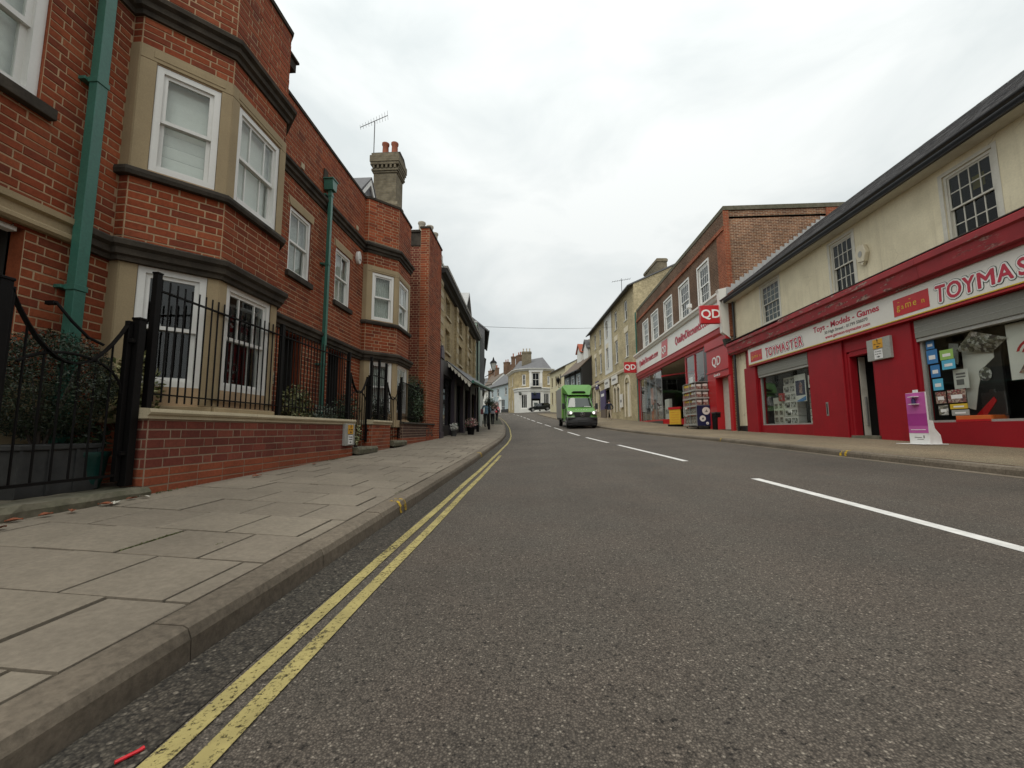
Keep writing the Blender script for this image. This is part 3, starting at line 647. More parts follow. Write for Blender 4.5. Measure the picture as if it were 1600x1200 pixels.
c = MB(); c.sweep([(S0, 0), (3.31, 0)], [(0, 2.425), (.055, 2.425), (.075, 2.445), (.075, 2.475), (.05, 2.495), (.05, 2.56), (.085, 2.575), (.09, 2.625), (0, 2.64)]); c.build('porch_moulding', 'buff_stone', house)
for za in (6.36,): c = MB(); c.box(5.62, 5.86, -.34, .05, za + .02, za + .17); c.box(5.60, 5.88, -.38, .07, za + .17, za + .21); c.build('parapet_block', 'dark_stone', house, bevel=.01)
c = MB(); c.box(S0, S_END, .25, 6.5, 5.9, 6.0); c.box(S0, S0 + .1, .14, 6.5, 0, 6.3); c.box(S_END - .1, S_END, .16, 6.5, 0, 6.3); c.box(S0, S_END, 6.4, 6.5, 0, 6.3); c.build('flat_roof', 'slate_far', house)
rooms = MB()
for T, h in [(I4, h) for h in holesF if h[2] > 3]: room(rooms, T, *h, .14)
for B in (B1, B2):
    for i in (1, 2, 3):
        T, L = facet(B[i], B[i + 1]); w0, w1 = (.13, L - .10) if i != 2 else (.11, L - .11)
        for k, (z0, z1) in enumerate(((1.24, 2.42), (3.41, 4.56))):
            near = B is B1
            cols = () if i != 2 else (.27, .73)
            window(house, T, w0 + .003, w1 - .003, z0, z1 - .003, .035, cols, 1, fw=.06, back='blind' if (near and k) else ('lace' if (k or not near) else 'drape'), dback=.08)
    # one dark room behind each bay storey
    for z0, z1 in ((1.2, 2.46), (3.38, 4.6)):
        x0, x1 = B[0][0] - .4, B[-1][0] + .4
        for q in (((x0, 1.5, z0), (x1, 1.5, z0), (x1, 1.5, z1), (x0, 1.5, z1)), ((x0, .1, z0), (x0, 1.5, z0), (x0, 1.5, z1), (x0, .1, z1)), ((x1, .1, z0), (x1, .1, z1), (x1, 1.5, z1), (x1, 1.5, z0)), ((x0, -.6, z0), (x1, -.6, z0), (x1, 1.5, z0), (x0, 1.5, z0)), ((x0, -.6, z1), (x0, 1.5, z1), (x1, 1.5, z1), (x1, -.6, z1))): pass
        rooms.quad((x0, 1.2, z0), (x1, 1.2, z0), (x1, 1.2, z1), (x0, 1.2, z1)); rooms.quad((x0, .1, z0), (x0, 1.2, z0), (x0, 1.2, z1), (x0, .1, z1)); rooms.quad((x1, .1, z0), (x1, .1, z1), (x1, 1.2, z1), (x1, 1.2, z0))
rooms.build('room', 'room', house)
# the bay walls open onto their rooms: facade behind the bays is left out by construction
window(house, I4, 2.053, 2.967, 3.483, 4.747, .055, (), 1, fw=.075, back='blind', sill=(.07, .09, .10, 'dark_stone'))
for a, b in ((6.45, 7.12), (8.06, 8.76)):
    window(house, I4, a + .003, b - .003, 3.423, 4.547, .05, (.5,), 1, fw=.055, back='lace', sill=(.06, .06, .10, 'dark_stone'))
    c = MB(); c.prism([(a - .015, 4.553), (b + .015, 4.553), (b + .07, 4.684), (a - .07, 4.684)], -.012, .1); c.build('lintel', 'buff_stone', house, bevel=.004)
# doors in their recesses
for k, (a, b) in enumerate(((6.42, 6.98), (7.95, 8.62))):
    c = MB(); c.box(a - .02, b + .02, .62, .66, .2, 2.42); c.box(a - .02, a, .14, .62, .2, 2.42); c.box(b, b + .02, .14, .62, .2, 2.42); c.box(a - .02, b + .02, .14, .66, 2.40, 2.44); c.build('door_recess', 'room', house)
    d = MB()
    d.box(a + .03, b - .03, .56, .60, .35, 2.3)
    for z0, z1 in ((.5, 1.15), (1.3, 2.15)):
        d.box(a + .10, (a + b) / 2 - .03, .545, .56, z0, z1); d.box((a + b) / 2 + .03, b - .10, .545, .56, z0, z1)
    dd = d.build('door', 'dark_green', house, bevel=.006); h = MB(); h.lathe([(.018, 0), (.028, .01), (.028, .03), (.012, .04)], (b - .09, .53, 1.28), 10); h.build('handle', 'chrome', dd)
# porch at the near end: white head strip, jamb and pale door
c = MB(); c.box(1.3, 2.98, .5, .54, .2, 2.36); c.build('porch_door', 'white_weathered', house)
c = MB(); c.box(1.3, 2.95, .02, .10, 2.37, 2.418); c.build('porch_head', 'white_paint', house, bevel=.004)
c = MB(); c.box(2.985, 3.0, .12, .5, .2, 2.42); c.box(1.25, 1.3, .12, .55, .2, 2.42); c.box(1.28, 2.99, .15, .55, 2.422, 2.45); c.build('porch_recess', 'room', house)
T, L = facet((2.985, .02), (2.985, .5)); T = T @ Matrix.Rotation(0, 4, 'Z')
c = MB(); c.box(2.6, 3.36, -.05, .03, .2, 1.22); c.build('porch_plinth', 'buff_stone', house, bevel=.01)
# number plaque by the door
pl = MB(); pl.box(6.17, 6.27, -.02, .01, 1.52, 1.70); pq = pl.build('number_plaque', 'cream_stone', house, bevel=.004)
text('6', .13, TR(6.22, -.0225, 1.565), 'text_grey', pq, 'numeral')
# square downpipes and hopper
def pipe(s, zt, w, hop=False):
    p = MB(); p.box(s - w / 2, s + w / 2, -.155, -.155 + w * .85, .35, zt); o = p.build('downpipe', 'green_pipe', house, bevel=.004)
    for z in (1.05, 2.0, 3.92, 5.3):
        if z > zt: continue
        b = MB(); b.box(s - w / 2 - .008, s + w / 2 + .008, -.163, -.155 + w * .85 + .008, z, z + .05); b.box(s - w / 2 - .035, s + w / 2 + .035, -.07, -.0, z + .01, z + .04); b.build('bracket', 'green_pipe', o, bevel=.003)
    if hop:
        h = MB(); h.prism([(s - .07, zt), (s + .07, zt), (s + .085, zt + .10), (s + .095, zt + .2), (s - .095, zt + .2), (s - .085, zt + .10)], -.20, -.02); h.box(s - .11, s + .11, -.215, -.01, zt + .2, zt + .225); h.build('hopper', 'green_pipe', o, bevel=.004)
        h = MB(); h.box(s - .09, s + .05, -.03, .02, zt + .18, zt + .42); h.build('outlet', 'dark_stone', o)
pipe(3.30, 6.2, .095); pipe(7.52, 5.42, .075, True)
# dark vents on the parapet
for s in (6.72, 9.0):
    v = MB(); v.box(s - .05, s + .05, -.02, .01, 5.36, 5.46); v.build('vent', 'cream_stone', house)
# chimney and dormer at the back of the roof
chi = thing('chimney_stack', 'tall grey brown brick chimney with corbelled cap and two red pots above the second bay', 'chimney', (-4.57, 13.0, 0), R(90))
ch = MB(); ch.box(0, .66, 0, .78, 6.0, 9.5); ch.box(-.06, .72, -.06, .84, 7.0, 8.2); ch.prism([(-.06, 8.2), (.72, 8.2), (.66, 8.36), (0, 8.36)], -.06, .84); ch.build('shaft', 'chimney_brick', chi, bevel=.01)
q = MB()
for k, (e, z0, z1) in enumerate(((.03, 9.36, 9.42), (.06, 9.42, 9.5), (.09, 9.62, 9.72), (.11, 9.72, 9.95), (.07, 9.95, 10.04))): q.box(-e, .66 + e, -e, .78 + e, z0, z1)
for k in range(6): q.box(.0 + k * .12, .06 + k * .12, -.08, -.03, 9.5, 9.62); q.box(-.08, -.03, .0 + k * .145, .07 + k * .145, 9.5, 9.62)
q.box(0, .66, 0, .78, 9.5, 9.62); q.build('cap', 'chimney_brick', chi, bevel=.008); q = MB(); q.prism([(-.07, 10.04), (.73, 10.04), (.55, 10.18), (.11, 10.18)], -.07, .85); q.build('flaunching', 'dark_stone', chi)
for y in (.2, .52):
    q = MB(); q.lathe([(.12, 0), (.108, .12), (.10, .40), (.125, .44), (.125, .50), (.09, .50), (.085, .2)], (.33, y, 10.14), 14); q.build('chimney_pot', 'terracotta', chi, smooth=True)
dm = MB(); dm.prism([(-.70, 6.0), (.70, 6.0), (.70, 7.55), (0, 8.3), (-.70, 7.55)], 0, .05); dmo = dm.build('dormer', 'slate_far', house)
dmo.location = (11.85, .95, 0)
q = MB()
for sgn in (-1, 1): q.prism([(sgn * .86, 7.46), (0, 8.42), (0, 8.22), (sgn * .74, 7.36)], -.06, -.01)
q.build('bargeboard', 'white_paint', dmo)
q = MB()
for sgn in (-1, 1): q.prism([(sgn * .9, 7.48), (0, 8.48), (0, 8.425), (sgn * .86, 7.42)], -.08, 2.2)
q.build('dormer_roof', 'slate_far', dmo)
q = MB(); q.box(-.35, .35, -.03, .02, 7.3, 7.8); q.build('dormer_window', 'glass_dark', dmo)
# things fixed to or standing on the terrace
a = thing('tv_aerial', 'thin television aerial on a mast beside the chimney with two red pots', 'aerial', (-5.36, 12.98, 9.75))
q = MB(); q.tube([(0, 0, -.3), (0, 0, 1.45)], .016, 6); q.build('mast', 'gutter_black', a)
q = MB(); q.tube([(-.45, -.1, 1.2), (.40, .1, 1.75)], .011, 5); q.build('boom', 'gutter_black', a)
for k in range(11):
    t = k / 10; p = Vector((-.45 + .85 * t, -.1 + .2 * t, 1.2 + .55 * t)); w = .10 + .10 * t; q = MB(); q.tube([p + Vector((.25, -.9, .1)) * w, p - Vector((.25, -.9, .1)) * w], .006, 4); q.build('element', 'gutter_black', a)
a = thing('alarm_box', 'oval white alarm box on the brick wall beside the second bay window', 'alarm', (-4.05, 9.05, 4.72), R(90))
q = MB(); q.prism([(.09 * math.cos(t * .3927), .15 * math.sin(t * .3927)) for t in range(16)], -.08, 0); q.build('housing', 'white_paint', a, bevel=.015); q = MB(); q.box(-.03, .03, -.09, -.075, -.06, -.03); q.build('lens', 'grey_box', a)
a = thing('alarm_box', 'cream alarm box beside the first floor bay window with blinds', 'alarm', (-4.05, 5.95, 4.45), R(90))
q = MB(); q.box(-.08, .08, -.09, 0, -.13, .13); q.build('housing', 'cream_plastic', a, bevel=.02); q = MB(); q.lathe([(.03, 0), (.03, .02)], (0, -.07, .13), 10); q.build('beacon', 'orange_print', a)
q = MB(); q.box(-.085, .085, -.088, 0, -.17, -.133); q.build('base', 'black_iron', a)

# ------------------------------------------------------------------ garden walls, railings and gates in front of the terrace
def garden_wall(y0, y1, label, ztop, zband, mat='brick_red', coping='cream_stone', x=-3.27, limit=200, cop=.09, seed=0, plinth=True):
    w = thing('garden_wall', label, 'garden wall', (x, y0, 0), R(90), 'low garden walls before the terrace'); L = y1 - y0
    zb = min(zleft(x, y0), zleft(x, y1)) - .15
    c = MB(); c.box(0, L, 0, .215, zb, ztop - cop); c.build('wall', 'mortar_wall', w)
    br = bond(I4, 0, L, zband, ztop - cop - .01, (), .0755, .225, seed=seed)
    Te, Le = facet((0, .215), (0, 0)); br += bond(Te, 0, Le, zband, ztop - cop - .01, (), .0755, .225)
    Tf, Lf = facet((L, 0), (L, .215)); br += bond(Tf, 0, Lf, zband, ztop - cop - .01, (), .0755, .225)
    lay(w, br, mat, limit)
    if plinth:
        pb = bond(I4, 0, L, zband - .075 * 4, zband, (), .075, .325, (1, 1), seed=2) + bond(Te, 0, Le, zband - .3, zband, (), .075, .325, (1, 1)) + bond(Tf, 0, Lf, zband - .3, zband, (), .075, .325, (1, 1))
        lay(w, pb, 'brick_plinth', 80, 'plinth_brick', 'plinth_brickwork')
    n = max(1, round(L / 1.25))
    for k in range(n):
        a, b = L * k / n - (.035 if k == 0 else 0), L * (k + 1) / n + (.035 if k == n - 1 else 0)
        c = MB(); c.prism([(-.045, ztop - .035), (-.035, ztop - .005), (.1, ztop + .004), (.25, ztop - .005), (.26, ztop - .035), (.25, ztop - .055), (.225, ztop - .06), (.225, ztop - cop), (-.02, ztop - cop), (-.02, ztop - .06), (-.035, ztop - .055)], a + .002, b - .002, 'x'); c.build('coping_stone', coping, w)
    return w
garden_wall(3.40, 7.42, 'longest low brick wall with cream coping and iron railing, nearest along the pavement', 1.0, .49, 'brick_dark', limit=200)
garden_wall(8.30, 9.35, 'short brick pier wall with cream coping between the two narrow iron gates', 1.02, .57, 'brick_red', limit=110)
garden_wall(10.25, 13.35, 'low dark brown brick wall with thin grey coping beside the tall brick pier', 1.02, .62, 'brick_brown', 'dark_stone', limit=150, cop=.05)

def railing(y0, y1, label, zb, rails, zt, posts, n, x=-3.37, pt=2.2, pw=.05):
    t = thing('iron_railing', label, 'railing', (x, y0, 0), R(90), 'black iron railings on the garden walls'); L = y1 - y0
    for s in posts: c = MB(); c.box(s - y0 - pw / 2, s - y0 + pw / 2, -pw / 2, pw / 2, zb, pt); c.box(s - y0 - pw * .6, s - y0 + pw * .6, -pw * .6, pw * .6, pt, pt + .015); c.build('post', 'black_iron', t, bevel=.003)
    for z in rails: c = MB(); c.box(0, L, -.017, .017, z - .006, z + .006); c.build('rail', 'black_iron', t)
    me = MB(); me.tube([(0, 0, rails[0] - .07), (0, 0, zt)], .0078, 6); b0 = me.build('bar', 'black_iron', t)
    for k in range(n):
        s = L * (k + .7) / n
        b = b0 if k == 0 else b0.copy()
        if k: C.objects.link(b)
        b.location = (s, 0, 0)
    return t
railing(3.46, 7.40, 'long black iron railing with thin upright bars on the nearest brick garden wall', .99, (1.13, 2.06), 2.17, (3.47, 5.34, 7.38), 46)
railing(8.36, 9.30, 'short black iron railing with three tall posts on the brick pier wall between two gates', 1.01, (1.14, 1.95), 2.16, (8.42, 8.85, 9.28), 10, pt=2.3)
railing(10.34, 13.3, 'black iron railing before the dark green bush by the tall brick pier', 1.01, (1.15, 2.02), 2.03, (10.36, 11.9, 13.2), 34, pt=2.12)

def cat(s0, z0, s1, z1, sag, n=14): return [(s0 + (s1 - s0) * k / n, 0, z0 + (z1 - z0) * k / n - sag * 4 * (k / n) * (1 - k / n)) for k in range(n + 1)]
def gate(y0, y1, label, zb, ztl, ztr, sag, nb, x=-3.39, ang=0, scroll=True):
    t = thing('iron_gate', label, 'gate', (x, y0, 0), R(90) + ang); L = y1 - y0
    for s, z in ((0, ztl), (L, ztr)): c = MB(); c.box(s - .02, s + .02, -.02, .02, zb, z); c.build('stile', 'black_iron', t, bevel=.003)
    pth = cat(0, ztl - .01, L, ztr - .01, sag)
    c = MB()
    for a, b in zip(pth, pth[1:]): c.add([(a[0], -.02, a[2] - .007), (b[0], -.02, b[2] - .007), (b[0], .02, b[2] - .007), (a[0], .02, a[2] - .007), (a[0], -.02, a[2] + .007), (b[0], -.02, b[2] + .007), (b[0], .02, b[2] + .007), (a[0], .02, a[2] + .007)], [(0, 3, 2, 1), (4, 5, 6, 7), (0, 1, 5, 4), (2, 3, 7, 6)])
    c.build('curved_rail', 'black_iron', t)
    c = MB(); c.box(0, L, -.015, .015, zb + .04, zb + .06); c.build('rail', 'black_iron', t)
    for k in range(nb):
        s = L * (k + 1) / (nb + 1); i = s / L * 14; q = pth[int(i)][2]; b = MB(); b.tube([(s, 0, zb + .05), (s, 0, q)], .0078, 6); b.build('bar', 'black_iron', t)
    if scroll:
        c = MB(); r = L * .36; zz = zb + (min(ztl, ztr) - sag * .8 - zb) * .72
        c.tube([(L * .98 - r * (1 - math.cos(a * .1571)) * 1.35, 0, zz + r * math.sin(a * .1571) * .9) for a in range(0, 17)], .011, 6); c.build('scroll', 'black_iron', t)
    return t
gate(2.46, 3.27, 'open black iron gate with a curved dipping top rail beside the clipped shrub', .40, 1.74, 1.72, .42, 6)
gate(7.50, 8.28, 'narrow black iron gate with dipping top right after the yellow and white sign', .58, 1.86, 1.88, .34, 6)
gate(9.42, 10.22, 'narrow black iron gate with dipping top left of the dark brown wall', .62, 1.9, 1.9, .36, 6)
for y, z0, z1, lab in ((3.33, .36, 1.74, 'stout black iron gate post at the near end of the longest wall'), (2.40, .36, 1.76, 'black iron gate post at the left picture edge beside the clipped shrub'), (8.36, .55, 1.9, 'black iron gate post against the pier wall with cream coping'), (10.28, .6, 1.95, 'black iron gate post at the start of the dark brown wall')):
    p = thing('gate_post', lab, 'gate post', (-3.36, y, 0), 0, 'black iron gate posts'); c = MB(); c.box(-.035, .035, -.032, .032, z0, z1); o = c.build('post', 'black_iron', p, bevel=.004); c = MB(); c.box(-.04, .04, -.037, .037, z1, z1 + .02); c.build('cap', 'black_iron', p, bevel=.004)
    for z in (z0 + .25, z1 - .2): c = MB(); c.box(-.02, .02, -.075, -.03, z, z + .03); c.build('hinge', 'black_iron', o)
# curved brace and lantern-like hook behind the gate, thresholds
b = thing('hand_rail', 'curved black iron handrail fixed to the brick wall beside the green downpipe', 'handrail', (-3.94, 3.15, 1.50)); c = MB(); c.tube([(0, 0, .36), (.03, .0, .35), (.08, .08, .22), (.13, .18, .10), (.18, .27, .05)], .012, 8); c.build('rail', 'black_iron', b, smooth=True); c = MB(); c.box(-.06, .02, -.018, .018, .335, .37); c.build('bracket', 'black_iron', b, bevel=.004)
def slab(y0, y1, label, zt, x0=-3.22, x1=-3.75, drop=.12):
    t = thing('door_step', label, 'step', (x0, y0, 0), R(90), 'worn stone gate steps'); L = y1 - y0; rn = random.Random(5); mb = MB(); n = 14; vs = []
    for k in range(n + 1):
        s = L * k / n; w = rn.uniform(-.012, .012); vs += [(s, w, zt - drop), (s, w * 1.6 - .012, zt - .04), (s, .012 + w * .5, zt + rn.uniform(-.006, .004)), (s, x0 - x1, zt)]
    fs = [(0, 1, 2, 3), tuple(4 * n + i for i in (3, 2, 1, 0))]
    for k in range(n): fs += [(4 * k + i, 4 * k + i + 1, 4 * k + i + 5, 4 * k + i + 4) for i in range(3)]
    mb.add(vs, fs); mb.build('slab', 'moss_stone', t); return t
slab(2.2, 3.41, 'mossy broken stone step under the nearest gate beside fallen leaves', .345)
slab(7.43, 8.32, 'worn stone step under the gate after the yellow and white sign', .50, -3.16)
slab(9.36, 10.28, 'worn stone step under the gate before the dark brown wall', .57, -3.18)
c = MB(); c.box(-4.05, -3.5, .5, 12.5, .0, .34); c.build('garden_soil', 'tile_brown', kind='structure')
c = MB(); c.box(-4.05, -3.4, -3, 3.36, -.1, .33); c.build('porch_floor', 'moss_stone', kind='structure')

# parking restriction boxes
def restriction(loc, rz, label, w, h, s=1.):
    t = thing('parking_sign', label, 'sign', loc, rz); c = MB(); c.box(-w / 2, w / 2, -.06, .02, -h / 2, h / 2); c.build('back_box', 'grey_box', t, bevel=.006)
    c = MB(); c.box(-.10 * s, .10 * s, -.068, -.0605, .01 * s, .165 * s); y = c.build('yellow_plate', 'sign_yellow', t, bevel=.002)
    def arrow(z, d, par, up=False):
        c = MB(); P = [(-.035, .006), (.0, .006), (.0, .018), (.035, 0), (0, -.018), (0, -.006), (-.035, -.006)]
        if up: P = [(-b, a) for a, b in P]
        c.prism([(p[0] * d * s, z * s + p[1] * s) for p in P], -.0705, -.0685); c.build('arrow', 'sign_black', par)
    arrow(.14, 1, y, True); text('8am - 6.30pm', .027 * s, TR(0, -.0695, .078 * s), 'sign_black', y, 'lettering', .001); arrow(.04, -1, y)
    c = MB(); c.box(-.085 * s, .085 * s, -.068, -.0605, -.165 * s, -.01 * s); v = c.build('white_plate', 'white_flat', t, bevel=.002)
    text('No loading', .029 * s, TR(0, -.0695, -.05 * s), 'sign_black', v, 'lettering', .001); text('at any time', .029 * s, TR(0, -.0695, -.09 * s), 'sign_black', v, 'lettering', .001); arrow(-.13, 1, v)
    return t
restriction((-3.27, 7.18, .735), R(90), 'grey board with yellow and white parking plates on the low brick garden wall', .36, .37)

t = thing('figurine', 'small white ornament standing inside the nearest ground floor bay window', 'ornament', (-3.88, 4.0, 1.86)); c = MB(); c.lathe([(.05, -.02), (.055, .03), (.03, .07), (.045, .12), (.02, .16), (.035, .2), (.012, .25)], n=12); c.build('body', 'white_flat', t, smooth=True); c = MB(); c.box(-.08, .08, -.08, .08, -.04, -.02); c.build('stand', 'old_wood', t)
# planting behind the railings
p = thing('planter', 'square grey lead planter holding the clipped dark shrub behind the nearest gate', 'planter', (-3.72, 2.98, .33), R(90))
c = MB(); c.box(-.27, .27, -.2, .2, 0, .34); c.box(-.285, .285, -.215, .215, .34, .38); c.build('trough', 'planter_lead', p, bevel=.008)
for s in (-.27, -.09, .09, .25): c = MB(); c.box(s, s + .02, -.212, -.2, .02, .34); c.build('rib', 'planter_lead', p)
shrub('clipped_shrub', 'dense dark green clipped shrub growing in the grey planter behind the nearest gate', (-3.72, 2.98, 1.16), (.36, .42, .40), 19000, .0115, 'leaf_dark', 3, base=.66, shell=.72, noise=.12)
p = thing('flower_pot', 'glazed green flower pot standing beside the grey planter', 'flower pot', (-3.62, 3.24, .33)); c = MB(); c.lathe([(.09, 0), (.12, .12), (.135, .26), (.15, .28), (.15, .31), (.13, .31)], n=18); c.build('pot', 'pot_green', p, smooth=True)
shrub('pot_plant', 'low dark leafy plant growing in the glazed green pot', (-3.62, 3.24, .76), (.13, .14, .14), 260, .03, 'leaf_dark', 9, base=.62, cat='plant')
shrub('variegated_shrub', 'yellow green variegated shrub behind the near end of the longest railing', (-3.66, 3.62, 1.16), (.16, .30, .36), 900, .035, 'leaf_varieg', 5, base=.34, shell=.3, noise=.3)
shrub('variegated_shrub', 'pale variegated bush behind the railing before the first dark doorway', (-3.72, 6.35, 1.12), (.22, .42, .44), 1500, .034, 'leaf_varieg', 6, base=.34, shell=.35, noise=.3)
shrub('silver_shrub', 'low silvery plant behind the railing near the yellow and white sign', (-3.66, 7.15, 1.06), (.18, .38, .20), 700, .03, 'leaf_silver', 7, base=.34)
shrub('gate_shrub', 'loose green shrub with red stems behind the first narrow gate', (-3.75, 8.1, 1.15), (.25, .4, .45), 900, .035, 'leaf_green', 8, base=.34, shell=.3)
shrub('rose_bush', 'dark bush with a few white flowers behind the second narrow gate', (-3.62, 9.55, 1.2), (.2, .4, .42), 900, .032, 'leaf_dark', 12, base=.34, shell=.3)
shrub('evergreen_bush', 'large dense dark green bush behind the railing of the dark brown wall', (-3.60, 12.0, 1.55), (.34, 1.15, .78), 9000, .03, 'leaf_green', 13, base=.4, shell=.5)
for y, z, l in ((9.45, 1.32, 'nearest to the gate'), (9.7, 1.2, 'lowest on the bush'), (9.62, 1.45, 'highest on the bush')): 
    f = thing('white_rose', 'small white rose behind the second narrow gate, ' + l, 'flower', (-3.42, y, z), 0, 'white roses'); c = MB(); foliage(c, (0, 0, 0), (.03, .03, .03), 22, .018, int(y * 10)); c.build('petals', 'petal_white', f)
shrub('gate_weed', 'yellow green weed growing at the foot of the wall by the parking sign', (-3.30, 7.62, .72), (.08, .12, .22), 150, .03, 'leaf_varieg', 17, base=.48, cat='plant', stems=3)
# fallen leaves, moss tufts, a red straw
rn = random.Random(4)
for k, (x, y) in enumerate(((-3.16, 2.62), (-3.13, 2.75), (-3.14, 2.98), (-3.12, 3.03), (-3.16, 3.2), (-3.13, 3.28), (-3.17, 2.46), (-3.10, 4.6), (-3.14, 5.9), (-3.05, 2.3))):
    t = thing('fallen_leaf', ['curled rusty leaf third from the left picture edge by the gate step', 'small rusty leaf midway along the mossy gate step', 'rusty leaf just left of the pale leaf by the gate step', 'pale dry curled leaf on the pavement by the gate step', 'rusty leaf between the two pale leaves near the garden wall corner', 'pale dry leaf closest to the near corner of the garden wall', 'rusty leaf second from the left picture edge by the step', 'dark leaf at the foot of the longest garden wall, near its start', 'dark leaf at the foot of the longest garden wall, near the parking sign', 'rusty leaf nearest the left picture edge on the pavement'][k], 'leaf', (x, y, zleft(x, y) + .012), rn.random() * 6, 'fallen leaves by the wall')
    c = MB(); s = rn.uniform(.035, .06)
    for q in range(-3, 3): a, b = q / 3, (q + 1) / 3; w0, w1 = (1 - a * a) * .55, (1 - b * b) * .55; c.add([(a * s, -w0 * s, .02 * w0), (a * s, 0, .012 * a * a), (a * s, w0 * s, .03 * w0), (b * s, -w1 * s, .02 * w1), (b * s, 0, .012 * b * b), (b * s, w1 * s, .03 * w1)], [(0, 1, 4, 3), (1, 2, 5, 4)])
    c.build('blade', 'white_weathered' if k in (3, 5) else 'litter_leaf', t)
mo = MB()
for x, y0, y1, n in ((-2.14, 2.12, 2.5, 110), (-1.76, 2.3, 2.36, 25), (-1.365, 4.05, 4.3, 60), (-1.37, 2.2, 2.5, 30)):
    for _ in range(n): yy = rn.uniform(y0, y1); foliage(mo, (x + rn.gauss(0, .004), yy, zleft(x, yy) - .003), (.006, .010, .004), 4, .006, rn.randint(0, 9999))
for y, n in ((6.8, 30), (7.9, 40), (9.8, 40), (3.6, 20)):
    for _ in range(n): yy = y + rn.gauss(0, .12); foliage(mo, (-3.235, yy, zleft(-3.2, yy) + .004), (.012, .012, .010), 5, .009, rn.randint(0, 9999))
mo.build('moss', 'leaf_moss', kind='stuff')
t = thing('drinking_straw', 'short red plastic straw lying in the gutter beside the double yellow lines', 'straw', (-.985, 1.05, zroad(-.985, 1.05) + .009), R(60)); c = MB(); c.tube([(-.025, 0, 0), (.022, 0, 0)], .0042, 8); c.build('tube', 'straw_red', t); c = MB(); c.tube([(.022, 0, 0), (.03, .001, .001)], .0048, 8); c.build('tip', 'straw_red', t)

# ------------------------------------------------------------------ tall brick pier and party wall at the terrace's end
t = thing('brick_pier', 'tall red brick pier with three pale chimney pots beside the yellow brick shop', 'chimney', (-3.27, 12.45, 0), R(90))
c = MB(); c.box(0, 1.7, 0, .27, .2, 7.1); c.box(.05, 1.7, .27, 3.0, .2, 6.98); c.build('wall', 'mortar', t)
lay(t, bond(I4, 0, 1.7, .3, 7.1, (), .0755), 'brick_red', 150)
Te, Le = facet((0, .27), (0, 0)); Tg, Lg = facet((.05, 1.1), (.05, .27))
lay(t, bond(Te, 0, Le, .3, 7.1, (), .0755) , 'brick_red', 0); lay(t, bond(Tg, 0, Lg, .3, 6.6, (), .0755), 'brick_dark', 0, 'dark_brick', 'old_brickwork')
c = MB(); c.box(-.03, 1.73, -.03, .30, 7.1, 7.16); c.box(-.02, 1.75, .30, 3., 6.98, 7.06); c.build('cap', 'dark_stone', t, bevel=.01)
c = MB(); c.box(.02, .045, .28, 1.08, 6.55, 6.98); c.build('render_patch', 'dark_stone', t)
for s, y in ((.28, .33), (.55, .14), (1.05, .10)): c = MB(); c.lathe([(.105, 0), (.095, .12), (.10, .24), (.125, .28), (.12, .33), (.09, .33), (.08, .2)], (s, y, 7.10), 14); c.build('chimney_pot', 'pot_cream', t, smooth=True)

# ------------------------------------------------------------------ generic house shell
def shell(root, L, dep, zt, mat, z0=0., name='side_wall', roof=None, pitch=.8, eave=.25, roofmat='slate_far', ridge=None):
    """side and back walls of a building whose facade lies on local y = 0; optional pitched roof with its ridge along the facade"""
    c = MB(); h = dep / 2 * pitch if roof else 0
    for s in (0, L):
        if roof: c.add([(s, .0, z0), (s, dep, z0), (s, dep, zt), (s, dep / 2, zt + h), (s, .0, zt)], [(0, 1, 2, 3, 4)])
        else: c.quad((s, .0, z0), (s, dep, z0), (s, dep, zt), (s, .0, zt))
    c.quad((0, dep, z0), (L, dep, z0), (L, dep, zt), (0, dep, zt)); c.build(name, mat, root)
    r = MB()
    if roof:
        e = eave; k = pitch
        for pts in ([(-e, zt - e * k + .02), (dep / 2, zt + h + .02), (dep / 2, zt + h + .14), (-e, zt - e * k + .14)], [(dep + e, zt - e * k + .02), (dep / 2, zt + h + .02), (dep / 2, zt + h + .14), (dep + e, zt - e * k + .14)]): r.prism(pts, -.08, L + .08, 'x')
        g = MB(); g.box(-.08, L + .08, -e - .1, -e, zt - e * k - .02, zt - e * k + .09); g.build('gutter', 'gutter_black', root)
    else: r.box(0, L, .05, dep, zt - .25, zt - .15)
    return r.build('roof', roofmat, root)
def stack(root, s, y, w, d, z0, z1, mat, pots, pmat='terracotta', name='chimney'):
    c = MB(); c.box(s - w / 2, s + w / 2, y - d / 2, y + d / 2, z0, z1); c.box(s - w / 2 - .07, s + w / 2 + .07, y - d / 2 - .07, y + d / 2 + .07, z1 - .35, z1 - .1); o = c.build(name, mat, root)
    for k in range(pots):
        p = MB(); p.lathe([(.16, 0), (.13, .1), (.12, .6), (.15, .62), (.15, .72), (.1, .72)], (s - w / 2 + w * (k + .5) / pots, y, z1), 10); p.build('chimney_pot', pmat, o, smooth=True)
    return o

# ------------------------------------------------------------------ yellow brick shop on the left, with its veranda
p0, p1 = Vector((-3.42, 14.2)), Vector((-3.72, 25.6)); LY = (p1 - p0).length; ang = math.atan2(p1.y - p0.y, p1.x - p0.x)
t = thing('yellow_brick_shop', 'three storey yellow brick shop with dark purple shopfront beyond the tall red brick pier', 'shop', (p0.x, p0.y, 0), ang)
wn_ = [(s, s + .95, z0, z1) for s in (1.6, 4.9, 8.3) for z0, z1 in ((3.85, 4.75), (5.25, 6.0))]
c = MB(); panel(c, I4, 0, LY, 3.4, 6.45, wn_, .22); c.build('wall', 'yellow_brick', t)
shell(t, LY, 8, 6.3, 'yellow_brick')
rm = MB()
for h in wn_:
    window(t, I4, *h, rec=.16, colsU=(.5,), rowsU=1, fw=.06, mat='cream_stone', gl='glass_dark', sill=(.06, .08, .09, 'cream_stone')); room(rm, I4, *h, .22, .6)
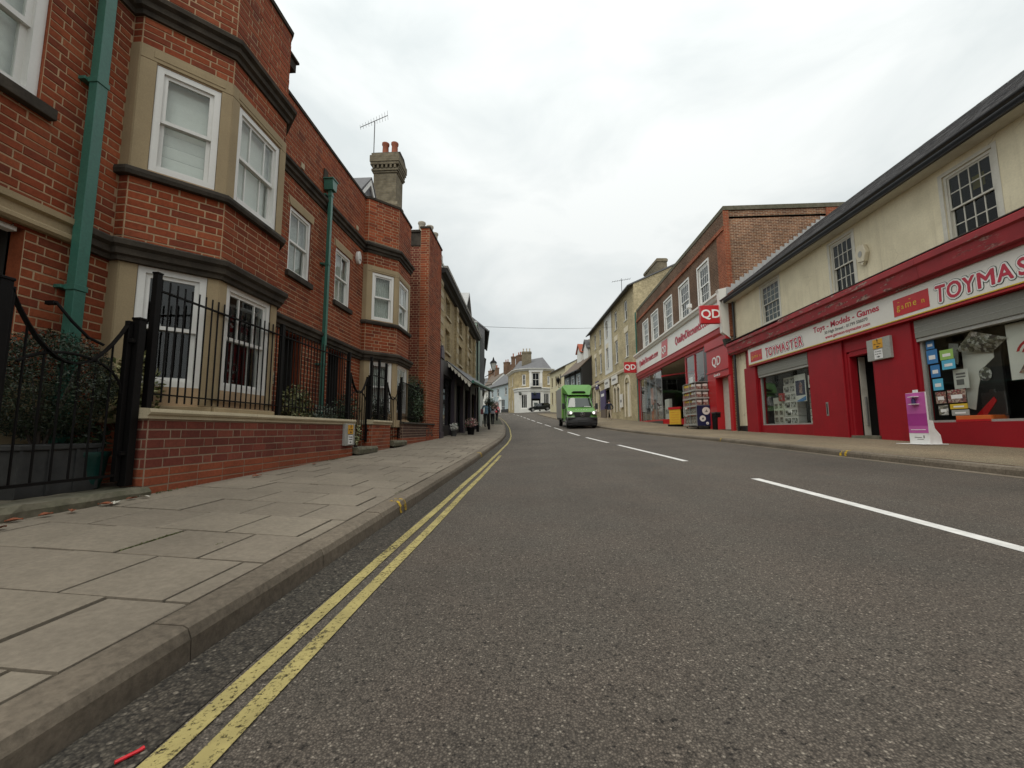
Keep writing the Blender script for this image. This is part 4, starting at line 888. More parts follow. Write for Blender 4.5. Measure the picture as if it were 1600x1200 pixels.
rm.build('room', 'room', t)
for s in (.12, 3.7, 7.1, 10.3):
    q = MB(); q.box(s, s + .55, -.09, .02, 3.4, 6.32); q.build('pilaster', 'yellow_brick', t)
    q = MB()
    for k in range(12):
        if k % 2: q.box(s + .0, s + .55, -.105, -.085, 3.45 + k * .235, 3.45 + k * .235 + .225)
    q.build('quoin', 'cream_stone', t, kind='stuff')
q = MB(); q.sweep([(-.05, 0), (LY + .05, 0)], [(0, 6.18), (.12, 6.2), (.16, 6.3), (.30, 6.34), (.34, 6.48), (0, 6.52)]); q.build('cornice', 'timber_black', t)
q = MB(); q.sweep([(-.05, 0), (LY + .05, 0)], [(.24, 6.485), (.36, 6.485), (.38, 6.56), (.24, 6.56)]); q.build('gutter', 'grey_box', t)
q = MB(); q.box(0, LY, .06, .3, 6.5, 7.05); q.box(-.0, 2.1, .02, .34, 7.05, 7.13); q.box(3.1, LY, .02, .34, 7.05, 7.13); q.box(.0, .9, .0, .34, 7.1, 7.3); q.build('parapet', 'render_white', t)
q = MB(); q.prism([(-1.05, 6.53), (0, 7.5), (1.05, 6.53)], -.25, 1.6); q.build('gable', 'timber_black', t).location = (6.0, 0, 0)
for sg in (-1, 1):
    q = MB(); q.prism([(sg * 1.2, 6.46), (0, 7.6), (0, 7.48), (sg * 1.1, 6.42)], -.34, 1.6); q.build('gable_roof', 'lead', t).location = (6.0, 0, 0)
# shopfront
for s in (.02, 2.9, 5.4, 8.0, 10.7):
    q = MB(); q.box(s, s + .5, -.16, .0, .3, 3.3); q.box(s - .03, s + .53, -.19, .0, .3, .75 + s * .03); q.build('shop_pilaster', 'shop_purple', t, bevel=.01)
q = MB(); q.prism([(.0, 3.3), (.52, 3.3), (.46, 3.62), (.26, 3.78), (.06, 3.62)], -.2, -.0); q.build('console', 'shop_purple', t, bevel=.01)
q = MB(); q.tube([(.26, -.1, 3.75), (.26, -.1, 4.0)], [.03, .006], 8); q.build('finial', 'black_iron', t)
q = MB(); q.box(.5, LY, -.10, .05, 2.85, 3.38); q.build('fascia', 'shop_black', t)
for a, b in ((.55, 2.88), (3.42, 5.38), (5.92, 7.98), (8.52, 10.68)):
    q = MB(); q.box(a, b, .9, .94, .3, 2.85); q.box(a, b, .0, .1, .3, 1.0); q.build('shop_window', 'shop_black', t)
    q = MB(); q.box(a, b, .04, .05, 1.0, 2.84); q.build('pane', 'glass_dark', t)
# veranda: rafters, glazed slope, gutter and posts
v = MB(); zi = 3.5
O = [(2.0, -.98, 2.62), (LY + .4, -.98, 3.18)]
v.add([(1.8, -.02, 3.46), (LY + .4, -.02, 3.9), (LY + .4, -1.0, 3.2), (1.8, -1.0, 2.62), (1.8, -.02, 3.50), (LY + .4, -.02, 3.94), (LY + .4, -1.0, 3.24), (1.8, -1.0, 2.66)], [(0, 1, 2, 3), (4, 7, 6, 5), (0, 3, 7, 4), (1, 5, 6, 2), (3, 2, 6, 7), (0, 4, 5, 1)]); vo = v.build('veranda_roof', 'shop_black', t)
q = MB(); q.tube([(1.75, -1.06, 2.66), (LY + .45, -1.06, 3.24)], .06, 8); q.build('veranda_gutter', 'green_pipe', t, smooth=True)
for k in range(9):
    s = 1.85 + k * 1.22; f = (s - 1.8) / (LY - 1.4); q = MB(); q.add([(s - .03, -.02, 3.38 + .44 * f), (s + .03, -.02, 3.38 + .44 * f), (s + .03, -1., 2.56 + .57 * f), (s - .03, -1., 2.56 + .57 * f), (s - .03, -.02, 3.455 + .44 * f), (s + .03, -.02, 3.455 + .44 * f), (s + .03, -1., 2.615 + .57 * f), (s - .03, -1., 2.615 + .57 * f)], [(0, 3, 2, 1), (4, 5, 6, 7), (0, 1, 5, 4), (1, 2, 6, 5), (2, 3, 7, 6), (3, 0, 4, 7)]); q.build('rafter', 'white_weathered' if k == 0 else 'timber_black', t)
q = MB()
for k in range(7): a = -.06 - .13 * k; z = 3.43 - .125 * k; q.prism([(a, z), (a - .13, z - .118), (a - .11, z - .2), (a - .065, z - .22), (a - .02, z - .12)], 1.76, 1.79, 'x')
q.build('scalloped_valance', 'white_weathered', t)
for s, x in ((7.4, -.62), (10.9, -.9)):
    q = MB(); zg = zleft(-3.4, 14.2 + s) - .05; q.lathe([(.075, 0), (.075, .35), (.05, .4), (.045, 2.35), (.07, 2.42), (.07, 2.5)], (s, x, zg), 12); q.build('veranda_post', 'black_iron', t, smooth=True)
    q = MB(); q.lathe([(.06, 0), (.085, .05), (.06, .1)], (s, x, zg + 2.32), 12); q.build('collar', 'white_weathered', t, smooth=True)

# pale green house, slate hung house beyond
def block(name, label, cat, p0, p1, z0, zt, dep, mat, wins=(), group=None, roof=None, pitch=.8, eave=.25, roofmat='slate_far', wmat='white_paint', gl='glass_dark', cols=(.5,), rows=1, sill=True, extra=(), sidemat=None, rec=.09, fw=.07, simple=False):
    p0, p1 = Vector(p0), Vector(p1); L = (p1 - p0).length; t = thing(name, label, cat, (p0.x, p0.y, 0), math.atan2(p1.y - p0.y, p1.x - p0.x), group)
    c = MB(); panel(c, I4, 0, L, z0, zt, list(wins) + list(extra), .16); c.build('wall', mat, t)
    shell(t, L, dep, zt, sidemat or mat, z0, roof=roof, pitch=pitch, eave=eave, roofmat=roofmat)
    rm = MB()
    for h in list(wins) + list(extra): room(rm, I4, *h, .16, .5)
    if rm.f: rm.build('room', 'room', t)
    for h in wins: window(t, I4, *h, rec=rec, colsU=cols, rowsU=rows, fw=fw, mat=wmat, gl=gl, sill=(.06, .08, .10, 'white_weathered') if sill else None, bar=.03)
    return t, L
t, L = block('green_house', 'narrow pale green rendered house just beyond the yellow brick shop', 'house', (-3.66, 25.65), (-3.95, 29.4), .6, 7.5, 7, 'render_green', [(1.2, 2.2, 4.6, 6.0)])
q = MB(); q.box(.02, .14, -.12, -.02, 1, 7.2); q.build('downpipe', 'dark_green', t)
q = MB(); q.box(-.04, L + .04, -.05, .2, 7.5, 7.6); q.build('coping', 'lead', t)
t, L = block('slate_house', 'dark slate hung house with an overhanging upper floor beside the street lantern', 'house', (-3.62, 29.45), (-4.6, 36.5), 3.6, 8.0, 7, 'slate_far', [(1.5, 2.6, 4.6, 6.0), (4.2, 5.3, 4.6, 6.0)], roof=1)
q = MB(); q.box(0, L, .15, .3, .8, 3.62); q.build('shop_wall', 'render_white', t)
for a in (.5, 2.6, 4.7): q = MB(); q.box(a, a + 1.6, .10, .145, 1.5, 3.2); w = q.build('shop_window', 'white_paint', t); q = MB(); q.box(a + .1, a + 1.5, .08, .096, 1.6, 3.1); q.build('pane', 'glass_dark', w)
q = MB(); q.box(0, L, -.03, .16, 3.48, 3.64); q.build('jetty_beam', 'timber_black', t)

# wall lantern, hanging baskets, shop plants, overhead wire
t = thing('street_lantern', 'black street lantern on a bracket from the dark slate hung house', 'street lamp', (-3.62, 29.6, 4.9))
q = MB(); q.tube([(0, 0, -.35), (.25, 0, -.2), (.55, 0, -.05), (.62, 0, .12)], .025, 8); q.build('bracket', 'black_iron', t)
q = MB(); q.tube([(0, 0, -.75), (.5, 0, -.75)], .012, 6); q.build('stay', 'black_iron', t)
q = MB(); q.lathe([(.07, .12), (.13, .18), (.23, .62), (.24, .64)], (.62, 0, 0), 6); q.build('glass', 'lamp_glass', t)
q = MB(); q.lathe([(.27, .64), (.20, .76), (.08, .86), (.06, .95), (.02, 1.08)], (.62, 0, 0), 6); q.lathe([(.04, .05), (.10, .10), (.07, .14)], (.62, 0, 0), 8); q.build('hood', 'black_iron', t)
def basket(x, y, z, label, mat, n, r):
    t = thing('hanging_basket', label, 'hanging basket', (x, y, z), 0, 'flower baskets hung from the veranda'); q = MB(); q.lathe([(.05, -.16), (.17, -.08), (.2, 0)], n=10); q.build('basket', 'old_wood', t)
    q = MB(); foliage(q, (0, 0, .0), (r, r, r * .9), n, .045, int(y * 7), shell=.4); q.build('flowers', mat, t, kind='stuff')
    for k in range(3): q = MB(); q.tube([(.18 * math.cos(k * 2.1), .18 * math.sin(k * 2.1), 0), (0, 0, .6)], .006, 4); q.build('chain', 'black_iron', t)
basket(-2.93, 26.6, 2.55, 'dark leafy hanging basket under the end of the veranda', 'leaf_green', 600, .36)
basket(-2.75, 28.2, 2.45, 'hanging basket with pink and cream flowers beyond the veranda', 'petal', 600, .33)
t = thing('flower_bucket', 'dark bucket of pink flowers standing under the veranda', 'flower pot', (-2.82, 18.2, zleft(-2.82, 18.2))); q = MB(); q.lathe([(.13, 0), (.17, .3), (.18, .32), (.15, .32)], n=14); q.build('bucket', 'black_iron', t, smooth=True); q = MB(); foliage(q, (0, 0, .52), (.28, .28, .2), 420, .045, 3); q.build('flowers', 'petal', t, kind='stuff')
t = thing('flower_bucket', 'low pot of white flowers beside the first purple shop pilaster', 'flower pot', (-3.18, 16.2, zleft(-3.18, 16.2))); q = MB(); q.lathe([(.10, 0), (.13, .2), (.14, .22), (.12, .22)], n=14); q.build('bucket', 'planter_lead', t, smooth=True); q = MB(); foliage(q, (0, 0, .36), (.17, .17, .16), 240, .04, 4); q.build('flowers', 'petal_white', t, kind='stuff')
t = thing('overhead_wire', 'thin overhead telephone wire slung across the street', 'wire', (-3.9, 27, 7.6)); q = MB(); q.tube([(k * .70, k * 1.0, 4.2 * k / 18 - .35 * (k / 18) * (1 - k / 18) * 2) for k in range(19)], .013, 5); q.build('cable', 'gutter_black', t)

# ------------------------------------------------------------------ the toy shop on the right
tm = thing('toy_shop', 'cream rendered shop with a red ground floor, long toy sign and slate roof', 'shop', (9, 19.35, 0), R(-90))
LT = 23.0
up = [(2.42, 3.66, 4.88, 6.42), (6.42, 7.34, 4.80, 6.36), (10.03, 11.06, 4.72, 6.30), (14.5, 15.6, 4.72, 6.30)]
c = MB(); panel(c, I4, 0, LT, 4.5, 6.72, up, .16); c.build('upper_wall', 'render_cream', tm)
c = MB()
dn = [(1.86, 5.0, .955, 3.34), (6.72, 7.70, .1, 3.0), (9.0, 13.1, .935, 3.34), (15, 18, .935, 3.3)]
panel(c, I4, .9, LT, 0, 4.62, dn, .22); c.build('shopfront', 'red_paint', tm)
c = MB(); panel(c, I4, 0, .9, 0, 4.62, (), .1); c.build('side_strip', 'render_cream', tm)
c = MB(); c.box(-.02, .95, -.03, -.002, .5, .95); c.build('black_plinth', 'tile_black', tm)
for a, b in ((.9, 1.8), ): c = MB(); c.box(a, b, -.10, -.002, .5, 3.36); c.build('pilaster', 'red_paint', tm, bevel=.012)
for a, b in ((5.06, 6.62), (7.76, 8.92), (13.2, 14.9)): c = MB(); c.box(a, b, -.05, -.002, .3, 3.36); c.build('pier', 'red_paint', tm, bevel=.012)
shell(tm, LT, 9, 6.5, 'render_cream')
# roof: eaves, gutter, slates in courses
ey, ez, pk = -.38, 6.66, math.tan(R(38.6))
c = MB(); c.prism([(ey, ez - .02), (3.9, ez - .02 + 4.28 * pk), (8.3, ez - .02), (8.3, ez + .06), (3.9, ez + .06 + 4.28 * pk), (ey, ez + .06)], 0, LT, 'x'); rf = c.build('roof', 'gutter_black', tm)
sl = MB(); rs = random.Random(8); n = 30; cw = .215
for k in range(n):
    y0 = ey - .03 + k * .143; z0 = ez + .07 + k * .143 * pk
    s = -.03 - (cw / 2 if k % 2 else 0)
    while s < LT:
        a, b = max(s, -.03), min(s + cw - .004, LT); u = rs.uniform(-.004, .008); d = .20
        if b > a: sl.add([(a, y0, z0 + u), (b, y0, z0 + u), (b, y0 + d, z0 + d * pk - .012), (a, y0 + d, z0 + d * pk - .012), (a, y0 + .004, z0 + .014 + u), (b, y0 + .004, z0 + .014 + u), (b, y0 + d, z0 + d * pk), (a, y0 + d, z0 + d * pk)], [(0, 1, 5, 4), (4, 5, 6, 7), (0, 4, 7, 3), (1, 2, 6, 5)])
        s += cw
sl.build('slates', 'slate', rf, kind='stuff')
c = MB(); c.prism([(-.50 + .06 * math.cos(a * .314), ez + .015 + .06 * math.sin(a * .314)) for a in range(10, 21)] + [(-.47, ez + .05), (-.61, ez + .05)][:0], -.05, LT, 'x'); c.build('gutter', 'gutter_black', tm)
c = MB(); c.box(-.02, LT, ey - .02, ey + .05, ez - .12, ez + .02); c.build('eaves_board', 'gutter_black', tm)
c = MB(); c.box(0, LT, ey + .05, .0, ez - .13, ez - .09); c.build('soffit', 'white_weathered', tm)
c = MB(); c.tube([(.22, -.08, 6.55), (.22, -.08, 4.9), (.22, -.14, 4.7), (.22, -.14, .7)], .05, 8); c.build('downpipe', 'gutter_black', tm, smooth=True)
# crown of the shopfront: peeling red cornice in three runs
for a, b, e in ((-.05, 4.15, 0.), (4.156, 9.6, .03), (9.606, LT, .03)):
    c = MB(); z = 4.10; c.prism([(0, z), (-.22, z), (-.24, z + .06), (-.30 - e, z + .08), (-.33 - e, z + .36), (-.38 - e, z + .40), (-.38 - e, z + .50 + e), (-.35 - e, z + .53 + e), (0, z + .62)], a, b, 'x'); c.build('crown_cornice', 'red_peel', tm)
c = MB(); c.prism([(.0, 4.725), (-.36, 4.665), (-.40, 4.672), (-.40, 4.69), (0, 4.76)], -.06, LT, 'x'); c.build('lead_flashing', 'old_wood', tm)
c = MB(); c.box(1.5, LT, -.16, -.02, 3.36, 3.42); c.box(1.42, 1.5, -.17, -.02, 3.36, 4.1); c.build('sign_frame', 'red_sign', tm)
c = MB(); c.box(1.5, LT, -.175, -.03, 3.42, 4.10); sb = c.build('signboard', 'sign_white', tm)
c = MB(); c.box(1.5, LT, -.18, -.05, 3.42, 3.445); c.build('yellow_stripe', 'text_yellow', sb)
def gamebox(s0, s1, size):
    c = MB(); c.box(s0, s1, -.182, -.17, 3.52, 3.52 + .42); g = c.build('logo_panel', 'sign_red', sb); T = TR(s0 + (s1 - s0) * .10, -.1835, 3.66)
    [text(ch, size * z, T @ TR((s1 - s0) * q, -.001, dz), 'text_yellow', g, 'letter', .002, .0, .92, 'LEFT') for ch, q, z, dz in (('g', 0, 1, 0), ('a', .135, .78, 0), ('m', .25, 1.05, 0), ('e', .47, 1, 0))]; text('o', size * .9, TR(s0 + (s1 - s0) * .64, -.1835, 3.66), 'text_red', g, 'lettering', .002, 0, 1, 'LEFT'); text('n', size * .78, TR(s0 + (s1 - s0) * .80, -.1835, 3.655), 'text_yellow', g, 'lettering', .002, 0, 1, 'LEFT')
    for q in (.14, .47): c = MB(); c.box(s0 + (s1 - s0) * q, s0 + (s1 - s0) * (q + .05), -.185, -.182, 3.66 + size * .78, 3.66 + size * .84); c.build('mark', 'text_yellow', g)
def fat(ch, size, T, mat, rad, xs, nm):
    """a rounded bold letter: the glyph spread sideways by rad"""
    o = text(ch, size, I4, mat, sb, nm, .001, .0, xs); me = o.data; vs = [tuple(v.co) for v in me.vertices]; fs = [tuple(p.vertices) for p in me.polygons]; mb = MB(T); n = 14
    for k in range(n + 1):
        dx, dz = (0, 0) if k == n else (rad * math.cos(6.2832 * k / n), rad * math.sin(6.2832 * k / n))
        mb.add([(v[0] + dx, v[1] - .00012 * k, v[2] + dz) for v in vs], fs)
    bpy.data.objects.remove(o); mb.build(nm, mat, sb)
def toymaster(s0, s1, z, size):
    L = s1 - s0; body = 'TOYMASTER'; ws = [1.0, 1.08, 1.0, 1.25, 1.05, .98, .98, .95, 1.05]; tot = sum(ws); s = s0
    hs = [1.12, 1.06, 1.0, .96, .95, .96, 1.0, 1.06, 1.12]
    for k, ch in enumerate(body):
        w = L * ws[k] / tot; x = s + w / 2; dz = .02 * abs(k - 4) / 4; sz = size * hs[k]; rot = Matrix.Rotation(R((4 - k) * .8), 4, 'Y')
        xs = 1.12 * w / (sz * .72) * .82
        for rad, mat, yy, nm in ((.115, 'text_green', -.178, 'letter_outline'), (.088, 'text_white', -.184, 'letter_outline'), (.022, 'text_red', -.190, 'letter')):
            fat(ch, sz, TR(x, yy, z - dz) @ rot, mat, rad * size, xs, nm)
        s += w
gamebox(1.68, 2.55, .21); toymaster(2.78, 5.12, 3.58, .42)
words('Toys - Models - Games', .245, TR(6.95, -.178, 3.825), 'text_red', sb, .003, .005, 1.12)
words('30 High Street - 01799 506070', .125, TR(7.0, -.178, 3.67), 'text_grey', sb, .002, .002, 1.08); text('www.gameon-toymaster.com', .135, TR(7.05, -.178, 3.525), 'text_red', sb, 'lettering', .002, .002, 1.08)
gamebox(8.68, 9.62, .23); toymaster(9.74, 12.5, 3.57, .46)
# upper windows
rm = MB()
for k, h in enumerate(up):
    window(tm, I4, h[0] + .003, h[1] - .003, h[2], h[3] - .003, .05, (.25, .5, .75), 2 if k else 3, fw=.06, mat='white_weathered', gl='glass_dark', back='lace' if k == 0 else None, bar=.022, sill=(.05, .05, .07, 'white_weathered')); room(rm, I4, *h, .16, 1.2)
    c = MB(); c.box(h[0] - .09, h[0] - .002, -.012, .02, h[2] - .07, h[3] + .08); c.box(h[1] + .002, h[1] + .09, -.012, .02, h[2] - .07, h[3] + .08); c.box(h[0] - .002, h[1] + .002, -.014, .02, h[3] + .002, h[3] + .08); c.build('window_surround', 'white_weathered', tm)
rm.build('room', 'room', tm)
c = MB(); c.box(10.52, 10.76, .12, .125, 5.72, 6.0); c.build('window_sticker', 'text_yellow', tm)
# shop windows: shutter box, frame, pane, backdrop
rm = MB()
for k, h in enumerate((dn[0], dn[2], dn[3])):
    a, b, z0, z1 = h; zt = 2.86 - .03 * k
    c = MB(); c.box(a, b, -.03, .3, zt + .08, z1); sh = c.build('shutter_box', 'shutter_grey', tm, bevel=.01)
    for z in (zt + .22, zt + .34): q = MB(); q.box(a, b, -.034, -.029, z, z + .008); q.build('seam', 'grey_box', sh)
    c = MB(); c.box(a, b, -.01, .14, zt, zt + .08); c.build('shutter_rail', 'grey_box', tm, bevel=.006)
    c = MB(); c.box(a, a + .06, .06, .14, z0, zt); c.box(b - .06, b, .06, .14, z0, zt); c.box(a + .06, b - .06, .06, .14, z0, z0 + .05); f = c.build('shop_window', 'grey_box', tm)
    q = MB(); q.box(a + .06, b - .06, .10, .108, z0 + .05, zt); q.build('pane', 'glass', f)
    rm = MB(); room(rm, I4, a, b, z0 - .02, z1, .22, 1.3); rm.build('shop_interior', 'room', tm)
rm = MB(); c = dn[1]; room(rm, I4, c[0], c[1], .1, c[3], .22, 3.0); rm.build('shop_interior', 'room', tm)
c = MB(); c.box(6.72, 7.7, -.06, .5, .3, .615); c.build('door_step', 'moss_stone', tm, bevel=.01)
c = MB(); c.box(6.72, 6.80, .02, .22, .6, 2.95); c.box(7.62, 7.70, .02, .22, .6, 2.95); c.box(6.80, 7.62, .02, .22, 2.85, 3.0); c.build('door_frame', 'red_paint', tm, bevel=.006)
c = MB(); c.box(6.82, 6.85, .24, .40, .62, 2.84); dd = c.build('open_door', 'white_weathered', tm); c = MB(); c.box(6.85, 6.90, .30, .34, .9, 1.7); c.build('handle', 'steel', dd)
c = MB(); c.box(5.77, 5.87, -.06, -.045, 1.2, 1.62); lp = c.build('letter_plate', 'steel', tm, bevel=.004); c = MB(); c.box(5.80, 5.84, -.064, -.059, 1.25, 1.57); c.build('slot', 'tile_black', lp)
t = thing('alarm_box', 'cream hexagonal alarm box on the cream wall between two many paned windows', 'alarm', (9, 11.62, 5.54), R(-90)); q = MB(); q.prism([(-.12, -.2), (.1, -.24), (.19, 0), (.12, .24), (-.1, .26), (-.2, .04)], -.12, 0); q.build('housing', 'cream_plastic', t, bevel=.02); q = MB(); q.prism([(.07 * math.cos(a * .524), .09 * math.sin(a * .524)) for a in range(12)], -.127, -.119); q.build('badge', 'grey_box', t); q = MB(); q.prism([(-.10, -.21), (.09, -.24), (.03, -.31)], -.10, -.02); q.build('siren', 'cream_plastic', t)
restriction((8.94, 11.33, 2.86), R(-90), 'grey box with yellow and white parking plates above the toy shop doorway', .74, .56, 1.55)
# roadside stand
t = thing('pink_stand', 'pink and white free standing dispenser board on a white foot outside the toy shop', 'stand', (8.32, 9.72, zright(8.32, 9.72) + .002), R(-90))
q = MB(); q.box(-.34, .34, -.25, .25, 0, .015); q.build('foot', 'white_flat', t, bevel=.004)
q = MB(); q.box(-.24, .24, -.03, -.0, .015, 1.12); bo = q.build('board', 'white_flat', t, bevel=.002)
q = MB(); q.box(-.235, .235, -.034, -.029, .24, 1.115); q.build('pink_print', 'pink', bo); q = MB(); q.box(-.235, .235, -.037, -.033, .40, .66); q.build('dark_print', 'pink_dark', bo)
q = MB(); q.box(-.18, .18, -.037, -.034, .305, .32); q.build('print_line', 'text_white', bo); q = MB(); q.box(-.11, .06, -.032, -.029, .14, .155); q.box(-.05, .10, -.032, -.029, .10, .112); q.box(.10, .13, -.032, -.029, .13, .19); q.build('print_mark', 'text_grey', bo)
for z in (.86, 1.02): q = MB(); q.box(-.09, .09, -.12, -.034, z, z + .014); q.build('tray', 'white_flat', t)
q = MB(); q.lathe([(.035, 0), (.035, .10), (.012, .12), (.012, .15)], (0, -.075, .875), 10); q.build('bottle', 'purple_print', t, smooth=True)
q = MB(); q.box(-.05, .05, -.03, .0, 1.12, 1.18); q.build('tab', 'white_flat', t)
q = MB(); q.prism([(.0, .015), (.24, .015), (.22, .2), (.12, .34), (.10, .5), (.0, .52)], -.15, -.135, 'x'); q.build('strut', 'white_flat', t); q = MB(); q.prism([(.0, .015), (.24, .015), (.22, .2), (.12, .34), (.10, .5), (.0, .52)], .2, .215, 'x'); q.build('strut', 'white_flat', t)

# things shown in the toy shop windows (local x along the window, as seen from the street)
def W(s, y, z): return (9 + y, 19.35 - s, z)
def card(name, label, cat, s, y, z, w, h, mat, group=None, rz=0, th=.006):
    t = thing(name, label, cat, W(s, y, z), R(-90) + rz, group); q = MB(); q.box(-w / 2, w / 2, 0, th, 0, h); q.build('sheet', mat, t); return t
bx = 0
for k, (z, w) in enumerate(((.985, .85), (1.28, .8), (1.57, .82), (1.86, .78), (2.15, .74), (2.44, .7))):
    b = thing('toy_box', ['white picture box at the foot of the stack in the smaller toy shop window', 'white picture box second from the foot of the window stack', 'white picture box third from the foot of the window stack', 'white picture box fourth from the foot of the window stack', 'white picture box fifth from the foot of the window stack', 'dark topped picture box at the top of the window stack'][k], 'box', W(3.15 + .03 * (k % 2), .55, z), R(-90), 'boxes stacked in the toy shop window')
    q = MB(); q.box(-w / 2, w / 2, -.15, .15, 0, .28); q.build('carton', 'sign_white', b, bevel=.004); q = MB(); q.box(-w / 2 + .05, -.02, -.156, -.15, .03, .22); q.box(.05, w / 2 - .05, -.156, -.15, .03, .22); q.build('picture', 'goods_box', b)
for k, (s, w) in enumerate(((2.25, .32), (2.58, .28))):
    b = thing('toy_box', ('tall pale green display box at the left end of the smaller window', 'tall pale green display box beside the box stack')[k], 'box', W(s, .5, .975), R(-90)); q = MB(); q.box(-w / 2, w / 2, -.12, .12, 0, 1.05 - .12 * k); q.build('carton', 'white_weathered', b, bevel=.004)
    for z in (.1, .36, .62): q = MB(); q.box(-w * .32, w * .32, -.125, -.12, z, z + .18); q.build('picture', 'goods_green', b)
b = thing('toy_box', 'small red box resting beside the white picture boxes in the smaller window', 'box', W(2.72, .42, 1.86), R(-90)); q = MB(); q.box(-.13, .13, -.1, .1, 0, .3); q.build('carton', 'red_sign', b, bevel=.004); q = MB(); q.box(-.09, .09, -.106, -.1, .05, .22); q.build('picture', 'goods_red', b)
q = MB(); q.box(3.0, 3.35, .35, .75, .97, .985); q.build('window_shelf', 'sign_white', tm)
t = card('poster', 'white and blue poster with a dark picture in the smaller toy shop window', 'poster', 4.15, .2, 1.75, .62, .95, 'sign_white')
q = MB(); q.box(-.26, .26, -.004, 0, .22, .74); q.build('picture', 'navy', t); q = MB(); q.prism([(-.28, .02), (.28, .18), (.28, .04), (.1, .0)], -.005, -.001); q.build('stripe', 'blue_print', t); q = MB(); q.prism([(-.05, .3), (.1, .28), (.12, .6), (.02, .7), (-.06, .55)], -.008, -.004); q.build('shape', 'goods_red', t)
for k, (z, h, m) in enumerate(((2.18, .42, 'sign_white'), (1.5, .62, 'goods_red'), (1.25, .22, 'white_weathered'), (.99, .24, 'sign_white'))):
    t = card('notice', ['white printed notice high at the right edge of the smaller window', 'long red patterned notice at the right edge of the smaller window', 'cream notice above the lowest one at the right window edge', 'lowest white notice at the right edge of the smaller window'][k], 'notice', 4.78, .16, z, .24, h, m); q = MB(); q.box(-.08, .08, -.004, 0, h * .25, h * .75); q.build('print', 'goods_box' if k != 1 else 'goods_shop', t)
# larger window: stickers on the glass, standee, posters, red shelf
stk = [(9.22, 2.62, .2, .20, 'blue_print', 'top blue sticker'), (9.24, 2.28, .26, .32, 'blue_print', 'blue and grey sticker second from top'), (9.28, 1.96, .22, .28, 'blue_print', 'third blue sticker down'), (9.31, 1.66, .24, .26, 'cyan_print', 'light blue rounded sticker'), (9.34, 1.36, .24, .26, 'goods_red', 'brown and red sticker'), (9.37, 1.1, .22, .22, 'goods_box', 'black and white sticker'), (9.58, 2.32, .30, .22, 'green_print', 'green and blue sticker'), (9.60, 2.10, .30, .21, 'cyan_print', 'pale blue sticker under the green one'), (9.72, 1.22, .38, .11, 'text_yellow', 'narrow yellow sticker'), (9.74, 1.08, .38, .12, 'grey_box', 'grey lettered sticker at the bottom'), (9.70, 1.36, .40, .28, 'goods_red', 'pink and green picture sticker')]
for s, z, w, h, m, l in stk:
    t = card('window_sticker', l + ' on the glass of the larger toy shop window', 'sticker', s, .088, z, w, h, m, 'stickers on the larger toy shop window', th=.004); q = MB(); q.box(-w * .3, w * .3, -.003, 0, h * .3, h * .6); q.build('print', 'text_white', t)
t = card('notice', 'white notice card taped inside the larger toy shop window', 'notice', 9.72, .2, 1.66, .32, .42, 'sign_white'); q = MB(); q.box(-.1, .1, -.004, 0, .30, .34); q.box(-.1, .1, -.004, 0, .24, .27); q.box(-.1, .06, -.004, 0, .08, .2); q.build('print', 'text_grey', t)
t = thing('cardboard_standee', 'tall white and black cardboard display with an angled top in the larger window', 'display', W(10.02, .32, .94), R(-90))
q = MB(); q.prism([(-.32, .12), (.42, .12), (.42, 1.6), (.2, 1.78), (-.32, 1.72)], 0, .05); q.build('board', 'tile_black', t); q = MB(); q.prism([(-.33, .3), (-.18, .25), (-.08, .7), (.05, 1.1), (.3, 1.3), (.3, 1.62), (-.33, 1.72)], -.012, -.002); q.build('white_print', 'sign_white', t)
q = MB(); q.prism([(.1 + .13 * math.cos(a * .524), .98 + .15 * math.sin(a * .524)) for a in range(12)], -.018, -.013); q.build('roundel', 'goods_box', t); q = MB(); q.prism([(-.2, .12), (.02, .12), (.25, .42), (.2, .5)], -.012, -.002); q.build('red_print', 'red_sign', t)
text('SQUADRONS', .07, TR(-.02, -.014, 1.52), 'text_grey', t, 'lettering', .001)
q = MB(); q.add([(-.3, -.15, 1.55), (.15, -.25, 1.88), (.75, -.2, 1.62), (.3, -.05, 1.42), (-.3, -.14, 1.53), (.15, -.24, 1.86), (.75, -.19, 1.60), (.3, -.04, 1.40)], [(0, 1, 2, 3), (7, 6, 5, 4), (0, 4, 5, 1), (1, 5, 6, 2), (2, 6, 7, 3), (3, 7, 4, 0)]); q.build('angled_wing', 'goods_box', t); q = MB(); q.prism([(-.55, 1.4), (-.35, 1.25), (-.3, 1.7), (-.5, 1.75)], -.1, -.09); q.build('side_wing', 'grey_box', t)
t = thing('orange_stand', 'low orange red shelf below the cardboard display in the larger window', 'shelf', W(10.02, .2, .94), R(-90)); q = MB(); q.box(-.35, .35, -.15, .2, 0, .13); q.build('shelf', 'orange_print', t, bevel=.005); q = MB(); q.box(-.35, .35, -.16, -.15, .0, .05); q.build('lip', 'red_sign', t)
t = card('poster', 'large white poster with a red and black swirl at the right of the larger window', 'poster', 11.28, .16, 1.72, 1.10, 1.08, 'sign_white')
for k, (r, m) in enumerate(((.30, 'red_sign'), (.25, 'sign_white'), (.2, 'red_sign'))): q = MB(); q.prism([(-.12 + r * math.cos(a * .2618), .45 + r * math.sin(a * .2618)) for a in range(2, 12)], -.004 - .003 * k, -.003 * k); q.build('swirl', m, t)
q = MB(); q.prism([(-.1, .22), (.35, .16), (.45, .6), (.15, .82), (-.02, .6)], -.013, -.011); q.build('dark_shape', 'tile_black', t); q = MB(); q.prism([(-.4, .12), (.0, .1), (.1, .42), (-.15, .5)], -.016, -.014); q.build('red_shape', 'goods_red', t)
